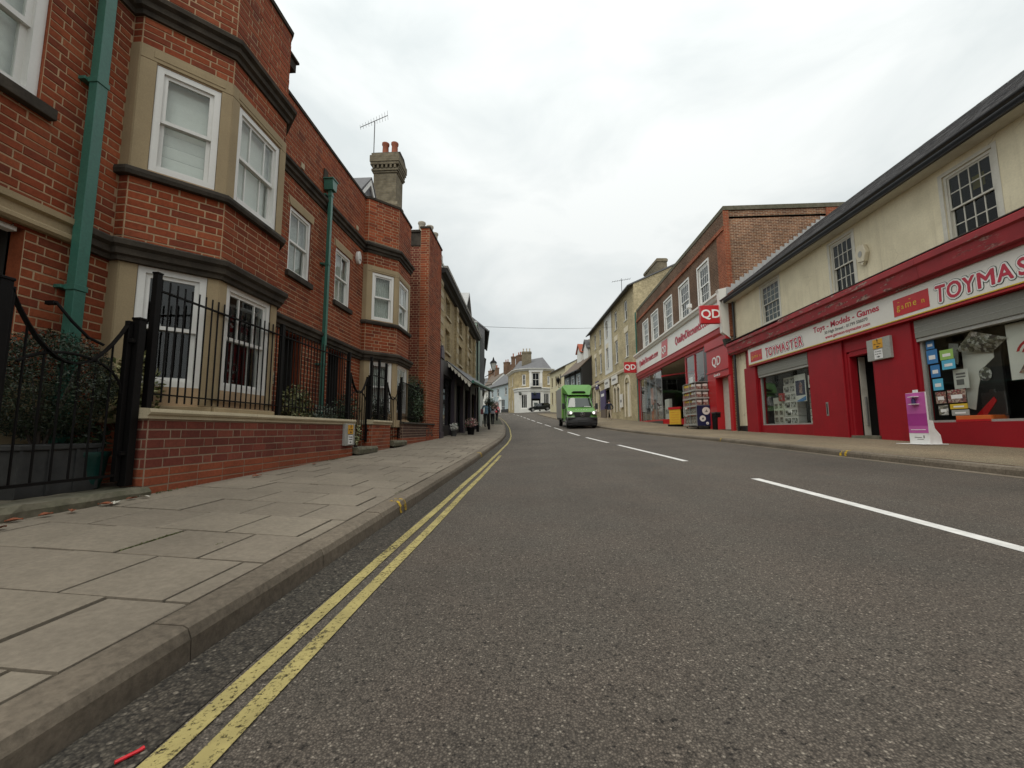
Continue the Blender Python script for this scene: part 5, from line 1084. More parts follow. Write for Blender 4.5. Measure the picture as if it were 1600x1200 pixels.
text('PILOTS', .085, TR(.22, -.0165, .22), 'text_white', t, 'lettering', .001, .003); text('WANTED', .085, TR(.22, -.0165, .13), 'text_white', t, 'lettering', .001, .003)
for k, (s, z, w, h) in enumerate(((11.2, .95, .5, .35), (12.0, .95, .6, .5), (12.6, .95, .4, .4))):
    t = thing('toy_box', ['dim patterned box on the window floor left of the swirl poster', 'dim patterned box on the window floor under the swirl poster', 'dim patterned box at the far right of the larger window floor'][k], 'box', W(s, .8, z), R(-90)); q = MB(); q.box(-w / 2, w / 2, -.15, .15, 0, h); q.build('carton', 'goods_shop', t, bevel=.004); q = MB(); q.box(-w / 3, w / 3, -.155, -.15, h * .2, h * .8); q.build('picture', 'goods_red', t)

# ------------------------------------------------------------------ the discount store next door
qd = thing('discount_store', 'brown brick discount store with white lettered fascia, red shopfront and plain parapet', 'shop', (8.85, 36.6, 0), R(-90)); LQ = 17.25
up = [(2.05, 3.6, 7.27, 9.42), (4.65, 6.3, 7.27, 9.42), (7.85, 9.45, 7.27, 9.42), (10.9, 12.5, 7.27, 9.42), (13.9, 15.3, 7.27, 9.42)]
c = MB(); panel(c, I4, 0, LQ, 7.0, 11.0, up, .16); c.build('wall', 'qd_brick', qd)
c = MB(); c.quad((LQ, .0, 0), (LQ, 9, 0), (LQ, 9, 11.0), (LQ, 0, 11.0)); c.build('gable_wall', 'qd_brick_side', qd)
c = MB(); c.quad((0, 0, 0), (0, 9, 0), (0, 9, 11), (0, 0, 11)); c.quad((0, 9, 0), (LQ, 9, 0), (LQ, 9, 11), (0, 9, 11)); c.build('back_wall', 'qd_brick', qd)
c = MB(); c.box(0, LQ, .1, 9, 10.6, 10.7); c.build('roof', 'slate_far', qd)
c = MB(); c.sweep([(-.03, 0), (LQ + .03, 0), (LQ + .03, 8.8)], [(-.25, 11.0), (.03, 11.0), (.035, 11.2), (-.25, 11.22)]); c.build('coping', 'moss_stone', qd)
c = MB(); c.sweep([(-.02, 0), (LQ, 0)], [(0, 10.05), (.09, 10.05), (.09, 10.22), (0, 10.25)]); c.build('brick_band', 'red_brick_far', qd)
c = MB(); c.box(LQ - .8, LQ, -.035, -.001, 7.2, 10.05); c.box(LQ - .001, LQ + .035, -.035, .22, 5, 11.0); c.build('corner_pier', 'red_brick_far', qd)
c = MB(); c.box(LQ + .001, LQ + .04, 4.6, 6.2, 7, 10.99); c.build('corner_pier', 'red_brick_far', qd)
c = MB()
for k in range(22): y = -.1 + k * .21; z = 7.0 + k * .21 * .74; c.add([(LQ + .045, y, z - .06), (LQ + .045, y + .22, z + .10), (LQ + .045, y + .22, z + .27), (LQ + .045, y + .02, z + .30), (LQ + .002, y, z - .06), (LQ + .002, y + .22, z + .10), (LQ + .002, y + .22, z + .27), (LQ + .002, y + .02, z + .30)], [(0, 1, 2, 3), (3, 2, 6, 7), (0, 3, 7, 4), (1, 5, 6, 2)])
c.build('stepped_flashing', 'lead', qd)
rm = MB()
for h in up:
    window(qd, I4, h[0] + .003, h[1] - .003, h[2], h[3] - .003, .05, (.25, .5, .75), 2, fw=.11, mat='white_paint', gl='glass_dark', back='lace' if h[0] < 10 else None, bar=.03); room(rm, I4, *h, .16, 1.)
    c = MB(); c.box(h[0] - .07, h[0] - .002, -.05, .02, h[2], h[3] + .09); c.box(h[1] + .002, h[1] + .07, -.05, .02, h[2], h[3] + .09); c.box(h[0] - .002, h[1] + .002, -.05, .02, h[3] + .002, h[3] + .09); c.build('window_surround', 'white_paint', qd)
rm.build('room', 'room', qd)
# fascia
c = MB(); c.prism([(0, 5.55), (-.26, 5.55), (-.20, 6.85), (-.30, 6.88), (-.36, 7.0), (-.42, 7.04), (-.42, 7.14), (0, 7.24)], .02, LQ - .25, 'x'); fa = c.build('fascia', 'sign_white', qd)
def tilt(s, z): return TR(s, -.262 + (z - 5.55) * .046, z) @ Matrix.Rotation(R(2.6), 4, 'X')
text('QualityDiscounts.com', .66, tilt(4.0, 5.98), 'text_red', fa, 'lettering', .006, .012, .90, shear=.22); text('QualityDiscounts.com', .66, tilt(13.05, 5.98), 'text_red', fa, 'lettering', .006, .012, .90, shear=.22)
def logo(T, sc, par):
    text('QD', sc, T, 'text_white', par, 'lettering', .006, .012 * sc, 1.02)
c = MB(); c.prism([(-.268, 5.62), (-.245, 5.62), (-.200, 6.75), (-.224, 6.75)], 7.55, 8.85, 'x'); lg = c.build('logo_panel', 'sign_red', fa); logo(tilt(8.2, 5.92) @ TR(0, -.02, 0), .62, lg)
c = MB(); c.prism([(0, 5.1), (-.12, 5.1), (-.14, 5.2), (-.22, 5.3), (-.24, 5.5), (-.28, 5.548), (0, 5.548)], .02, LQ - .25, 'x'); c.build('red_cornice', 'red_sign', qd)
c = MB(); c.prism([(0, 4.9), (-.35, 5.2), (-.42, 7.05), (-.46, 7.2), (0, 7.3)], LQ - .25, LQ - .0, 'x'); c.build('console', 'sign_white', qd); c = MB(); c.prism([(0, 4.3), (-.2, 4.6), (-.28, 4.9), (0, 4.9)], LQ - .25, LQ, 'x'); c.build('console_foot', 'tile_black', qd)
# shopfront: glazing bars, panes, doorway, tiled pier, red goods door
for bb in ((0, .22, -.08, .1, .9, 5.1), (.22, 6.4, -.02, .1, 4.98, 5.1), (.22, 6.4, -.02, .1, 1.42, 1.52), (11.3, 11.42, -.02, .1, 1.0, 5.1), (11.42, 14.2, -.02, .1, 4.98, 5.1), (11.42, 14.2, -.02, .1, 1.3, 1.4), (12.75, 12.85, -.02, .1, 1.4, 4.98), (14.1, 14.2, -.02, .1, 1.4, 4.98)): c = MB(); c.box(*bb); c.build('frame_bar', 'red_sign', qd)
c = MB(); c.box(.22, 6.4, -.01, .1, .9, 1.42); c.box(11.42, 14.2, -.01, .1, .5, 1.3); c.box(14.2, 14.82, -.05, .3, .5, 5.1); c.build('tiled_base', 'tile_black', qd)
for k in range(4): c = MB(); c.box(.22 + k * 1.545 + .012, .22 + (k + 1) * 1.545 - .012, .02, .035, 1.53, 4.97); c.build('pane', 'glass', qd)
for k in range(5): c = MB(); c.box(.20 + k * 1.545, .24 + k * 1.545, .0, .06, 1.53, 4.97); c.build('mullion', 'steel', qd)
for a, b in ((11.43, 12.74), (12.86, 14.09)): c = MB(); c.box(a, b, .02, .035, 1.41, 4.97); c.build('pane', 'glass', qd)
T, L = facet((6.42, .02), (8.8, 1.5))
for k in range(2): c = MB(T); c.box(k * L / 2 + .02, (k + 1) * L / 2 - .02, 0, .015, 1.53, 4.5); c.build('pane', 'glass', qd)
for z0, z1 in ((1.0, 1.52), (4.5, 4.6)): c = MB(T); c.box(0, L, -.02, .06, z0, z1); c.build('entrance_frame', 'red_sign', qd)
c = MB(); c.quad((0.1, 4, .9), (14.2, 4, .9), (14.2, 4, 5.1), (.1, 4, 5.1)); c.quad((.1, .1, .9), (.1, 4, .9), (.1, 4, 5.1), (.1, .1, 5.1)); c.quad((14.2, .1, .5), (14.2, 4, .5), (14.2, 4, 5.1), (14.2, .1, 5.1)); c.build('shop_interior', 'room', qd)
c = MB(); c.quad((0, -.01, 5.08), (14.2, -.01, 5.08), (14.2, 4, 5.08), (0, 4, 5.08)); c.build('soffit', 'white_weathered', qd); c = MB(); c.quad((0, .1, 1.02), (14.2, .1, .9), (14.2, 4, .9), (0, 4, 1.02)); c.build('shop_floor', 'tile_brown', qd)
c = MB(); c.box(14.82, 15.75, -.16, .2, .5, 3.25); c.box(16.95, 17.2, -.1, .2, .5, 3.25); c.box(14.82, 17.2, -.16, .2, 3.25, 4.72); c.box(14.75, 17.22, -.22, .1, 4.72, 5.12); rd = c.build('goods_entrance', 'red_sign', qd, bevel=.015)
for z in (3.55, 4.7): c = MB(); c.box(14.8, 17.2, -.20, -.16, z, z + .06); c.build('moulding', 'red_sign', rd)
logo(TR(15.95, -.167, 3.86), .62, rd); text('Goods In', .19, TR(15.95, -.167, 3.34), 'text_white', rd, 'lettering', .004, .003)
c = MB(); c.box(15.75, 16.95, .18, .22, .5, 3.24); dr = c.build('goods_door', 'white_weathered', qd); c = MB(); c.box(15.75, 16.95, -.1, .2, .5, .80); c.build('door_step', 'moss_stone', qd)
c = MB(); c.tube([(-.05, -.1, 11), (-.05, -.1, .9)], .06, 8); c.build('downpipe', 'green_pipe', qd)
# the store's interior stock
for s, z0, z1, m, l in ((1.2, 1.5, 4.2, 'orange_print', 'tall orange banner inside the discount store window'), (2.2, 1.5, 4.4, 'goods_red', 'tall red patterned banner inside the discount store window'), (3.6, 1.5, 2.6, 'goods_green', 'low shelf of goods inside the discount store window'), (5.2, 1.5, 3.0, 'sign_white', 'white goods panel inside the discount store window')):
    t = thing('shop_display', l, 'display', (8.85 + .7, 36.6 - s, z0), R(-90)); q = MB(); q.box(-.5, .5, 0, .2, 0, z1 - z0); q.build('panel', m, t); q = MB(); q.box(-.35, .35, -.006, 0, (z1 - z0) * .3, (z1 - z0) * .5); q.build('print', 'goods_box', t)
t = thing('poster', 'red and yellow poster inside the store window above the wheeled cage', 'poster', (8.95, 24.75, 2.95), R(-90)); q = MB(); q.box(-.62, .62, 0, .01, 0, 1.0); q.build('sheet', 'goods_red', t); q = MB(); q.box(-.3, .25, -.005, 0, .5, .85); q.build('print', 'text_white', t)
t = thing('wheelie_rack', 'yellow price board with a red top rail beside the store doorway', 'stand', (8.35, 26.0, zright(8.35, 26)), R(-60)); q = MB(); q.box(-.42, .42, -.03, .03, .12, 1.02); q.build('board', 'yellow_plastic', t); q = MB(); q.box(-.46, .46, -.06, .06, 1.02, 1.16); q.build('top_rail', 'red_sign', t); q = MB(); q.box(-.4, .4, -.2, .2, 0, .12); q.build('foot', 'black_iron', t)
for k in range(5): q = MB(); q.box(-.34, .34, -.036, -.031, .24 + k * .15, .255 + k * .15); q.build('print_line', 'orange_print', t)
t = thing('red_locker', 'red cabinet with white box inside the discount store doorway', 'cabinet', (9.6, 26.9, 1.0), R(-90)); q = MB(); q.box(-.4, .4, -.3, .3, 0, 1.9); q.build('cabinet', 'red_sign', t); q = MB(); q.box(-.3, .3, -.34, -.3, .6, 1.2); q.build('box', 'sign_white', t)

# the wheeled display cage with its goods
cg = thing('display_cage', 'tall grey wheeled cage of boxed goods standing outside the store', 'cage', (8.05, 23.5, zright(8.05, 22.6) - .0), R(-90)); CL, CD, CH = 1.75, .70, 2.35
for s in (0, CL * .5, CL):
    for y in (0, CD): q = MB(); q.box(s - .02, s + .02, y - .02, y + .02, .12, CH); q.build('upright', 'steel', cg)
for k, z in enumerate((.2, .72, 1.14, 1.54, 1.94)):
    q = MB(); q.box(-.02, CL + .02, -.02, CD + .02, z, z + .02); q.build('shelf', 'steel', cg); q = MB(); q.box(-.03, CL + .03, -.045, -.02, z - .03, z + .05); q.box(CL + .02, CL + .045, -.03, CD + .03, z - .03, z + .05); q.build('price_rail', 'grey_box', cg)
for s in (.1, CL - .1):
    for y in (.08, CD - .08): q = MB(); q.prism([(s + .06 * math.cos(a * .524), .06 + .06 * math.sin(a * .524)) for a in range(12)], y - .015, y + .015); q.build('wheel', 'tyre', cg)
q = MB(); q.box(0, CL, 0, CD, CH, CH + .025); q.build('top', 'grey_box', cg)
rs = random.Random(21); kinds = [('green', 'goods_green'), ('green and red', 'goods_green'), ('red', 'goods_red'), ('red', 'goods_red'), ('red', 'goods_red')]
tiers = ['lowest', 'second', 'third', 'fourth', 'top']
for k, (z, nm) in enumerate(zip((.22, .74, 1.16, 1.56, 1.96), kinds)):
    for j in range(5):
        for row in range(2):
            if row and j < 4: continue
            w = CL / 5; t = thing('goods_box', f'{nm[0]} printed goods box, ' + (['first from the left', 'second from the left', 'third from the left', 'fourth from the left', 'at the right corner'][j] if not row else 'behind the corner one') + f', {tiers[k]} cage shelf', 'box', (8.05 + .17 + .32 * row, 23.5 - w * (j + .5), zright(8.05, 22.6) + z), R(-90), f'goods boxes on the {tiers[k]} cage shelf')
            h = rs.uniform(.29, .36) if k else .44; q = MB(); q.box(-w * .45, w * .45, -.13, .13, 0, h); q.build('carton', nm[1], t, bevel=.005)
            if k > 1: q = MB(); q.box(-w * .43, w * .43, -.135, -.13, h * .62, h * .98); q.box(w * .45, w * .455, -.11, .11, h * .62, h * .98); q.build('yellow_band', 'text_yellow' if j < 3 else 'sign_white', t)
b = thing('round_print_board', 'dark blue board with white round discs on the end of the wheeled cage', 'board', (8.05 + .36, 23.5 - CL - .05, zright(8.05, 22.6) + .15), 0)
q = MB(); q.box(-.36, .36, -.02, 0, 0, 1.02); q.build('board', 'navy', b)
for x, z, r in ((.08, .74, .19), (-.1, .36, .15), (.12, .12, .07)):
    q = MB(); q.prism([(x + r * math.cos(a * .2618), z + r * math.sin(a * .2618)) for a in range(24)], -.028, -.021); d = q.build('disc', 'sign_white', b); q = MB(); q.prism([(x - r * .4, z - r * .35), (x + r * .45, z - r * .3), (x + r * .1, z + r * .4)], -.031, -.029); q.build('print', 'goods_box', d)
for x, y in ((8.6, 21.4),):
    t = thing('black_bin', 'black bin beside the tiled pier of the discount store', 'bin', (8.72, 21.1, zright(8.6, 21.1)), R(-90)); q = MB(); q.prism([(-.22, 0), (.22, 0), (.26, .78), (-.26, .78)], -.10, .12); q.build('body', 'black_iron', t, bevel=.01); q = MB(); q.box(-.28, .28, -.12, .12, .78, .84); q.build('lid', 'tile_black', t, bevel=.01); q = MB(); q.box(-.2, .2, -.12, -.10, .6, .65); q.build('handle', 'black_iron', t)
# projecting signs
def hang(loc, w, h, label):
    t = thing('projecting_sign', label, 'sign', loc, 0, 'red projecting store signs'); q = MB(); q.box(-w / 2, w / 2, -.1, .1, -h / 2, h / 2); bo = q.build('box', 'sign_red', t, bevel=.01)
    text('QD', h * .66, TR(0, -.105, -h * .20), 'text_white', bo, 'lettering', .006, .012 * h, 1.02)
    for z in (-h * .3, h * .3): q = MB(); q.box(w / 2, w / 2 + .35, -.02, .02, z - .02, z + .02); q.build('bracket', 'black_iron', t)
    q = MB(); q.box(w / 2 - .02, w / 2 + .04, -.12, .12, -h / 2 - .01, h / 2 + .01); q.build('edge', 'sign_red', t)
hang((8.08, 19.6, 6.08), .92, .85, 'larger red square projecting sign with white letters at the near end of the store')
hang((8.02, 36.2, 6.08), .98, .92, 'smaller looking red projecting sign at the far end of the store')
t = thing('security_lamp', 'small white floodlight on the store fascia beside the larger projecting sign', 'lamp', (8.5, 23.1, 7.42)); q = MB(); q.box(-.16, .04, -.16, .16, -.02, .2); q.build('housing', 'white_paint', t, bevel=.02); q = MB(); q.tube([(.02, 0, -.02), (.06, 0, -.2)], .03, 8); q.build('bracket', 'white_paint', t)

# ------------------------------------------------------------------ yellow brick corner building on the right
yb0, yb1 = Vector((7.45, 57.5)), Vector((8.72, 36.9)); LB = (yb1 - yb0).length
wins = []
for s in (3.0, 6.0, 9.6, 13.6, 17.4):
    wins += [(s, s + 1.05, 11.1, 13.0), (s, s + 1.1, 7.6, 9.9)]
ar = [(2.2, 3.4, 3.0, 5.6), (4.9, 6.0, 3.0, 5.6), (8.2, 10.6, 1.6, 5.3), (12.7, 13.6, 2.6, 5.0), (14.0, 14.9, 2.6, 5.0), (17.0, 18.5, 2.0, 5.2)]
yb, _ = block('yellow_brick_terrace', 'tall yellow brick building with arched cream ground floor openings beyond the discount store', 'building', yb0, yb1, .5, 13.7, 10, 'yellow_brick_far', wins, roof=1, pitch=.45, eave=.45, cols=(.5,), rows=1, extra=ar)
for s0, s1 in ((8.9, 12.4),): q = MB(); panel(q, TR(0, -.03, 0), s0, s1, 7.0, 13.6, [h for h in wins if s0 < h[0] < s1], .05); q.build('painted_bay', 'render_white', yb)
for h in wins:
    if h[2] < 9: q = MB(); q.prism([(h[0] - .05, h[3] + .02), (h[1] + .05, h[3] + .02), (h[1] + .18, h[3] + .55), (h[0] - .18, h[3] + .55)], -.04, .02); q.build('lintel', 'cream_dressing', yb)
q = MB(); q.sweep([(-.05, 0), (LB + .05, 0)], [(0, 6.3), (.14, 6.3), (.20, 6.5), (.20, 6.6), (0, 6.68)]); q.build('string_course', 'cream_dressing', yb)
for a in ar:
    q = MB(); m = (a[0] + a[1]) / 2; w = (a[1] - a[0]) / 2
    if a[0] not in (8.2,):
        ro, ri = w + .28, w + .0; pts = [(m + ro * math.cos(t * .3927), a[3] - .3 + ro * math.sin(t * .3927)) for t in range(9)] + [(m + ri * math.cos(t * .3927), a[3] - .3 + ri * math.sin(t * .3927)) for t in range(8, -1, -1)]
        q.prism(pts, -.06, .02); q.box(a[0] - .28, a[0], -.06, .02, a[2], a[3] - .3); q.box(a[1], a[1] + .28, -.06, .02, a[2], a[3] - .3); q.build('arch', 'cream_dressing', yb)
        q = MB(); q.box(a[0] + .1, a[1] - .1, .1, .13, a[2], a[3]); f = q.build('door' if a[0] > 16 else 'arched_window', 'cream_dressing' if a[0] > 16 else 'glass_dark', yb)
        q = MB(); q.box(m - .04, m + .04, .05, .1, a[2], a[3]); q.build('bar', 'white_paint', f)
for s, z, w, h, m, l, tx in ((4.6, 6.3, 1.7, 1.0, 'purple_print', 'small dark purple sign board on the yellow brick building', ''), (10.0, 6.0, 2.2, 1.2, 'sign_white', 'white sign board above the dark carriage doorway of the yellow brick building', ''), (13.4, 6.0, 2.4, 1.0, 'sign_white', 'white sign board above the small arched windows of the yellow brick building', ''), (15.9, 3.6, .9, 1.3, 'sign_white', 'white notice panel on the yellow brick wall beside the arched door', '')):
    d = (yb1 - yb0).normalized(); p = yb0 + d * s; n = Vector((d.y, -d.x)); p = p + n * .12; t = thing('wall_sign', l, 'sign', (p.x, p.y, z - h / 2), math.atan2(d.y, d.x)); q = MB(); q.box(-w / 2, w / 2, -.05, .05, 0, h); bo = q.build('board', m, t)
    q = MB(); q.box(-w * .3, w * .3, -.056, -.05, h * .38, h * .58); q.build('print', 'text_white' if m == 'purple_print' else 'text_grey', bo)
for k, z in enumerate((.02,)):
    d = (yb1 - yb0).normalized(); p = yb0 + d * 10.0 + Vector((d.y, -d.x)) * .6; t = thing('hoarding', 'dark purple hoarding with a brown base across the carriage doorway', 'hoarding', (p.x, p.y, zright(6, 47) - .1), math.atan2(d.y, d.x)); q = MB(); q.box(-1.25, 1.25, -.05, .05, 1.05, 3.2); q.build('panel', 'purple_print', t); q = MB(); q.box(-1.25, 1.25, -.05, .05, 0, 1.05); q.build('base_panel', 'tile_brown', t); q = MB(); q.box(-.7, .7, -.056, -.05, 2.5, 2.8); q.build('print', 'text_white', t)
stack(yb, 14.5, 4.2, 4.0, 1.0, 13.5, 17.8, 'chimney_brick', 0)
t = thing('tv_aerial', 'thin television aerial above the yellow brick building roof', 'aerial', (9.6, 46, 14.8)); q = MB(); q.tube([(0, 0, -.8), (0, 0, 2.7)], .03, 6); q.build('mast', 'gutter_black', t); q = MB(); q.tube([(-1.0, 0, 2.35), (1.0, 0, 2.65)], .02, 5); q.build('boom', 'gutter_black', t)
for k in range(8): q = MB(); x = -1.0 + k * .28; q.tube([(x, -.3, 2.35 + .045 * k), (x, .3, 2.35 + .045 * k)], .012, 4); q.build('element', 'gutter_black', t)
q = MB(); q.box(0, 12, 0, .3, .9, 13); 

# ------------------------------------------------------------------ black timbered house, cream house, corner bank, blue house and roofs beyond
tb0, tb1 = Vector((4.4, 64.5)), Vector((6.15, 56.2)); d = (tb1 - tb0).normalized(); LTb = (tb1 - tb0).length
tw = [(.8, 2.0, 6.6, 8.2), (3.4, 4.6, 6.6, 8.2), (6.2, 7.4, 6.6, 8.2)]
t, L = block('timbered_house', 'black and white jettied timber house with a black boarded side behind the green van', 'house', tb0, tb1, 2.2, 9.3, 7, 'render_blue', tw, roof=1, pitch=.95, eave=.6, roofmat='tile_brown', sidemat='timber_black', wmat='white_paint')
for s in (.0, 2.4, 3.0, 5.2, 5.6, 7.9, 8.2): q = MB(); q.box(s, s + .26, -.06, .0, 5.2, 9.0); q.build('timber', 'timber_black', t)
for z in (5.2, 6.2, 8.5): q = MB(); q.box(0, L, -.07, .0, z, z + .28); q.build('beam', 'timber_black', t)
q = MB(); q.box(0, L, -.5, .2, 4.8, 5.2); q.build('jetty', 'timber_black', t)
for s, m in ((3.6, 'tile_red'), (6.6, 'slate_far')):
    q = MB(); q.prism([(s - .9, 10.3), (s + .9, 10.3), (s + .9, 12.2), (s, 13.2), (s - .9, 12.2)], 1.2, 3.6); dq = q.build('dormer', 'render_white', t)
    for sg in (-1, 1): q = MB(); q.prism([(s + sg * 1.1, 11.95), (s, 13.3), (s, 13.15), (s + sg * 1.05, 11.85)], 1.0, 3.6); q.build('dormer_roof', m, dq)
cw = [(1.0, 2.0, 5.2, 7.4), (3.6, 4.6, 5.2, 7.4), (6.2, 7.2, 5.2, 7.4), (1.0, 2.0, 8.3, 10.0), (3.6, 4.6, 8.3, 10.0), (6.2, 7.2, 8.3, 10.0)]
t, L = block('cream_house', 'plain cream rendered house between the corner bank and the timbered house', 'house', (2.55, 76.5), (4.75, 67.0), 3.0, 11.0, 9, 'render_far', cw, roof=1, pitch=.5, eave=.35, wmat='cream_stone')
stack(t, 6.5, 5, 1.8, .9, 12.5, 15.3, 'brown_brick_far', 3, 'pot_cream')
q = MB(); q.tube([(.0, -.1, 0), (-.7, -.4, .5), (-.8, -.4, .5)], .04, 6);
lt = thing('street_lantern', 'black street lantern bracketed from the cream house above the green van', 'street lamp', (3.7, 70, 8.3)); q = MB(); q.tube([(.6, 0, -.6), (0, 0, -.5), (0, 0, 0)], .04, 6); q.build('bracket', 'black_iron', lt); q = MB(); q.lathe([(.1, 0), (.3, .8), (.34, .82), (.1, 1.2), (.03, 1.5)], n=6); q.build('lantern', 'black_iron', lt)
# corner bank: left wing along the street, chamfered front, right wing
bk = thing('corner_bank', 'ochre brick corner building with a white ground floor and tall white framed first floor window', 'building', (-3.5, 84, 0)); zb = 3.6
P = [(-2.6, 9.0), (-.95, 2.2), (.1, .4), (2.2, -.55), (4.8, -.35), (6.8, .9), (6.9, 7)]
wl = MB(); rm = MB()
lows = {0: [(1.0, 1.9, 5.0, 7.0), (4.4, 5.2, 5.0, 7.0)], 2: [(.35, 1.9, 5.0, 8.0)], 3: [(.35, 2.2, 4.5, 8.2)], 4: [(.2, 1.7, 5.2, 8.2)]}
ups = {0: [(1.2, 2.0, 10.0, 12.0), (4.6, 5.4, 10.0, 12.0)], 2: [(.7, 1.5, 9.7, 11.9)], 3: [(.55, 2.05, 9.4, 12.2)], 4: [(1.2, 1.8, 9.9, 11.6)]}
for i in range(len(P) - 1):
    T, L = facet(P[i], P[i + 1]); hu = ups.get(i, []); hl = lows.get(i, [])
    panel(wl, T, 0, L, 9.0, 12.9, hu, .2, 0); panel(wl, T, 0, L, zb, 9.0, hl, .2, 1 if i in (2, 3, 4, 1) else 0)
    for h in hu: window(bk, T, *h, rec=.1, colsU=(.5,), rowsU=1, fw=.1, mat='white_paint', gl='glass_dark', bar=.06, sill=(.1, .1, .15, 'white_weathered')); room(rm, T, *h, .2, .8)
    for h in hl:
        if i == 3:
            q = MB(T); q.box(h[0] + .3, h[1] - .3, .12, .16, h[2], 6.6); dd = q.build('door', 'white_paint', bk); q = MB(T); q.box(h[0] + .55, h[1] - .55, .09, .12, 5.1, 6.2); q.build('pane', 'glass_dark', dd); q = MB(T); q.box(h[0], h[1], -.05, .05, 7.0, 8.2); q.build('blue_sign', 'navy', bk); room(rm, T, *h, .2, .8)
        else: window(bk, T, *h, rec=.1, colsU=(.33, .66), rowsU=1, fw=.14, mat='white_paint', gl='glass_dark', bar=.07, sash=False); room(rm, T, *h, .2, .8)
wl.build('wall', ['ochre_brick', 'render_white'], bk); rm.build('room', 'room', bk)
T, L = facet(P[3], P[4]); q = MB(T)
for a, b in ((.0, .5), (2.1, 2.6)): q.box(a, b, -.15, .0, 9.0, 12.6)
q.box(-.1, 2.7, -.22, 0, 12.3, 12.85); q.build('window_case', 'white_paint', bk)
q = MB(T); q.box(.2, 2.4, -.5, -.05, 9.15, 9.25); bal = q.build('balcony', 'black_iron', bk)
for k in range(10): q = MB(T); q.box(.25 + k * .235, .28 + k * .235, -.5, -.47, 9.25, 10.1); q.build('baluster', 'black_iron', bal)
q = MB(); q.sweep(P[1:6], [(0, 8.5), (.12, 8.5), (.15, 8.9), (.3, 9.0), (.32, 9.15), (0, 9.25)]); q.build('shop_cornice', 'render_white', bk)
q = MB(); q.sweep(P, [(0, 12.6), (.1, 12.6), (.28, 12.85), (.5, 12.9), (.52, 13.05), (0, 13.05)]); q.build('eaves_cornice', 'render_white', bk)
q = MB(); n = len(P); Q = [(p[0] * 1.0, p[1]) for p in P] + [(0, 14)]; ap = (5.0, 6.2, 16.4); ap2 = (-.2, 10, 16.2)
vs = [(p[0], p[1] - (.3 if 0 < k < 5 else 0), 13.0) for k, p in enumerate(Q)] + [ap, ap2]; N = len(Q)
q.add(vs, [(0, 1, N + 1), (1, 2, N, N + 1), (2, 3, N), (3, 4, N), (4, 5, N), (5, 6, N), (6, N - 1, N + 1, N), (N - 1, 0, N + 1)]); q.build('roof', 'slate_far', bk)
stack(bk, 1.6, 4.5, 2.0, 1.3, 13.4, 17.3, 'chimney_brick', 3, 'pot_cream'); stack(bk, -1.5, 9.5, .9, .9, 14, 17.2, 'brown_brick_far', 1)
for x, y, z, l in ((-3.1, 83.6, 8.0, 'dark round hanging sign left of the bank door'), (-.2, 82.9, 7.9, 'dark round hanging sign right of the bank door')): hb = thing('hanging_basket', 'dark flower basket on the white front of the corner bank, ' + ('left of its door' if x < -2 else 'right of its door'), 'hanging basket', (x, y, z), 0, 'baskets on the corner bank'); q = MB(); foliage(q, (0, 0, 0), (.35, .35, .35), 130, .1, int(x * 10)); q.build('flowers', 'leaf_dark', hb, kind='stuff')
# blue grey house and others down the curve
bw = [(1.6, 2.8, 8.7, 10.5), (5.2, 6.6, 8.7, 10.5), (10, 11.2, 8.7, 10.5), (14, 15.2, 8.7, 10.5), (1.2, 2.4, 5.8, 7.6), (4.6, 5.8, 5.8, 7.6), (8, 10, 4.6, 7.8), (13.6, 15, 5.9, 7.6)]
t, L = block('blue_house', 'pale blue grey rendered inn with white windows along the far curve', 'house', (-11.6, 104), (-6.1, 93.2), 4.0, 11.3, 8, 'render_blue', [h for h in bw if h[1] < 11.9], roof=1, pitch=.8, eave=.3)
q = MB(); q.box(0, L, -.05, 0, 4.0, 5.5); q.build('black_plinth', 'timber_black', t); q = MB(); q.box(6.9, 7.9, -.06, 0, 4.5, 7.6); q.build('door', 'white_paint', t); q = MB(); q.prism([(6.6, 7.7), (8.2, 7.7), (7.4, 8.5)], -.3, 0); q.build('pediment', 'white_paint', t)
stack(t, 9.5, 4, 2.0, 1.1, 13, 18.2, 'brown_brick_far', 2); stack(t, 2.0, 5.5, 1.2, 1, 13, 17.2, 'brown_brick_far', 2)
t, L = block('white_house', 'white rendered house at the far left of the curve beyond the inn', 'house', (-17.2, 118), (-11.9, 105), 4.5, 11.0, 8, 'render_white', [(1, 2, 8.5, 10), (4, 5, 8.5, 10), (8, 9, 8.5, 10), (12, 13, 8.5, 10), (3.5, 5, 5.6, 7.4), (8, 9.5, 5.6, 7.4)], roof=1, pitch=.8, eave=.3)
stack(t, 8, 4, 1.2, 1, 13.5, 17.5, 'brown_brick_far', 2)
t, L = block('brown_roof_house', 'house with a tall brown tiled roof and brick chimney behind the blue grey inn', 'house', (-15, 118), (-6.0, 112), 5, 12.5, 8, 'render_far', [(3, 4, 9.5, 11), (7, 8, 9.5, 11)], roof=1, pitch=1.0, roofmat='tile_brown')
stack(t, 5.6, 4, 1.5, 1.3, 14, 20.0, 'brown_brick_far', 2)
t, L = block('far_house', 'narrow white house at the end of the left pavement beyond the walkers', 'house', (-8.6, 64), (-11.5, 84), 3.0, 8.2, 7, 'render_white', [(2, 3.2, 6, 7.4), (6, 7.2, 6, 7.4), (11, 12.2, 6, 7.4)], roof=1, pitch=.8)
t, L = block('brick_house', 'plain rendered house on the left behind the hanging baskets', 'house', (-4.7, 36.6), (-8.4, 63.5), 1.2, 7.2, 7, 'render_white', [(2 + 4 * k, 3.2 + 4 * k, 4.8, 6.2) for k in range(6)] + [(2 + 5 * k, 4.5 + 5 * k, 2.2, 3.8) for k in range(5)], roof=1, pitch=.8)

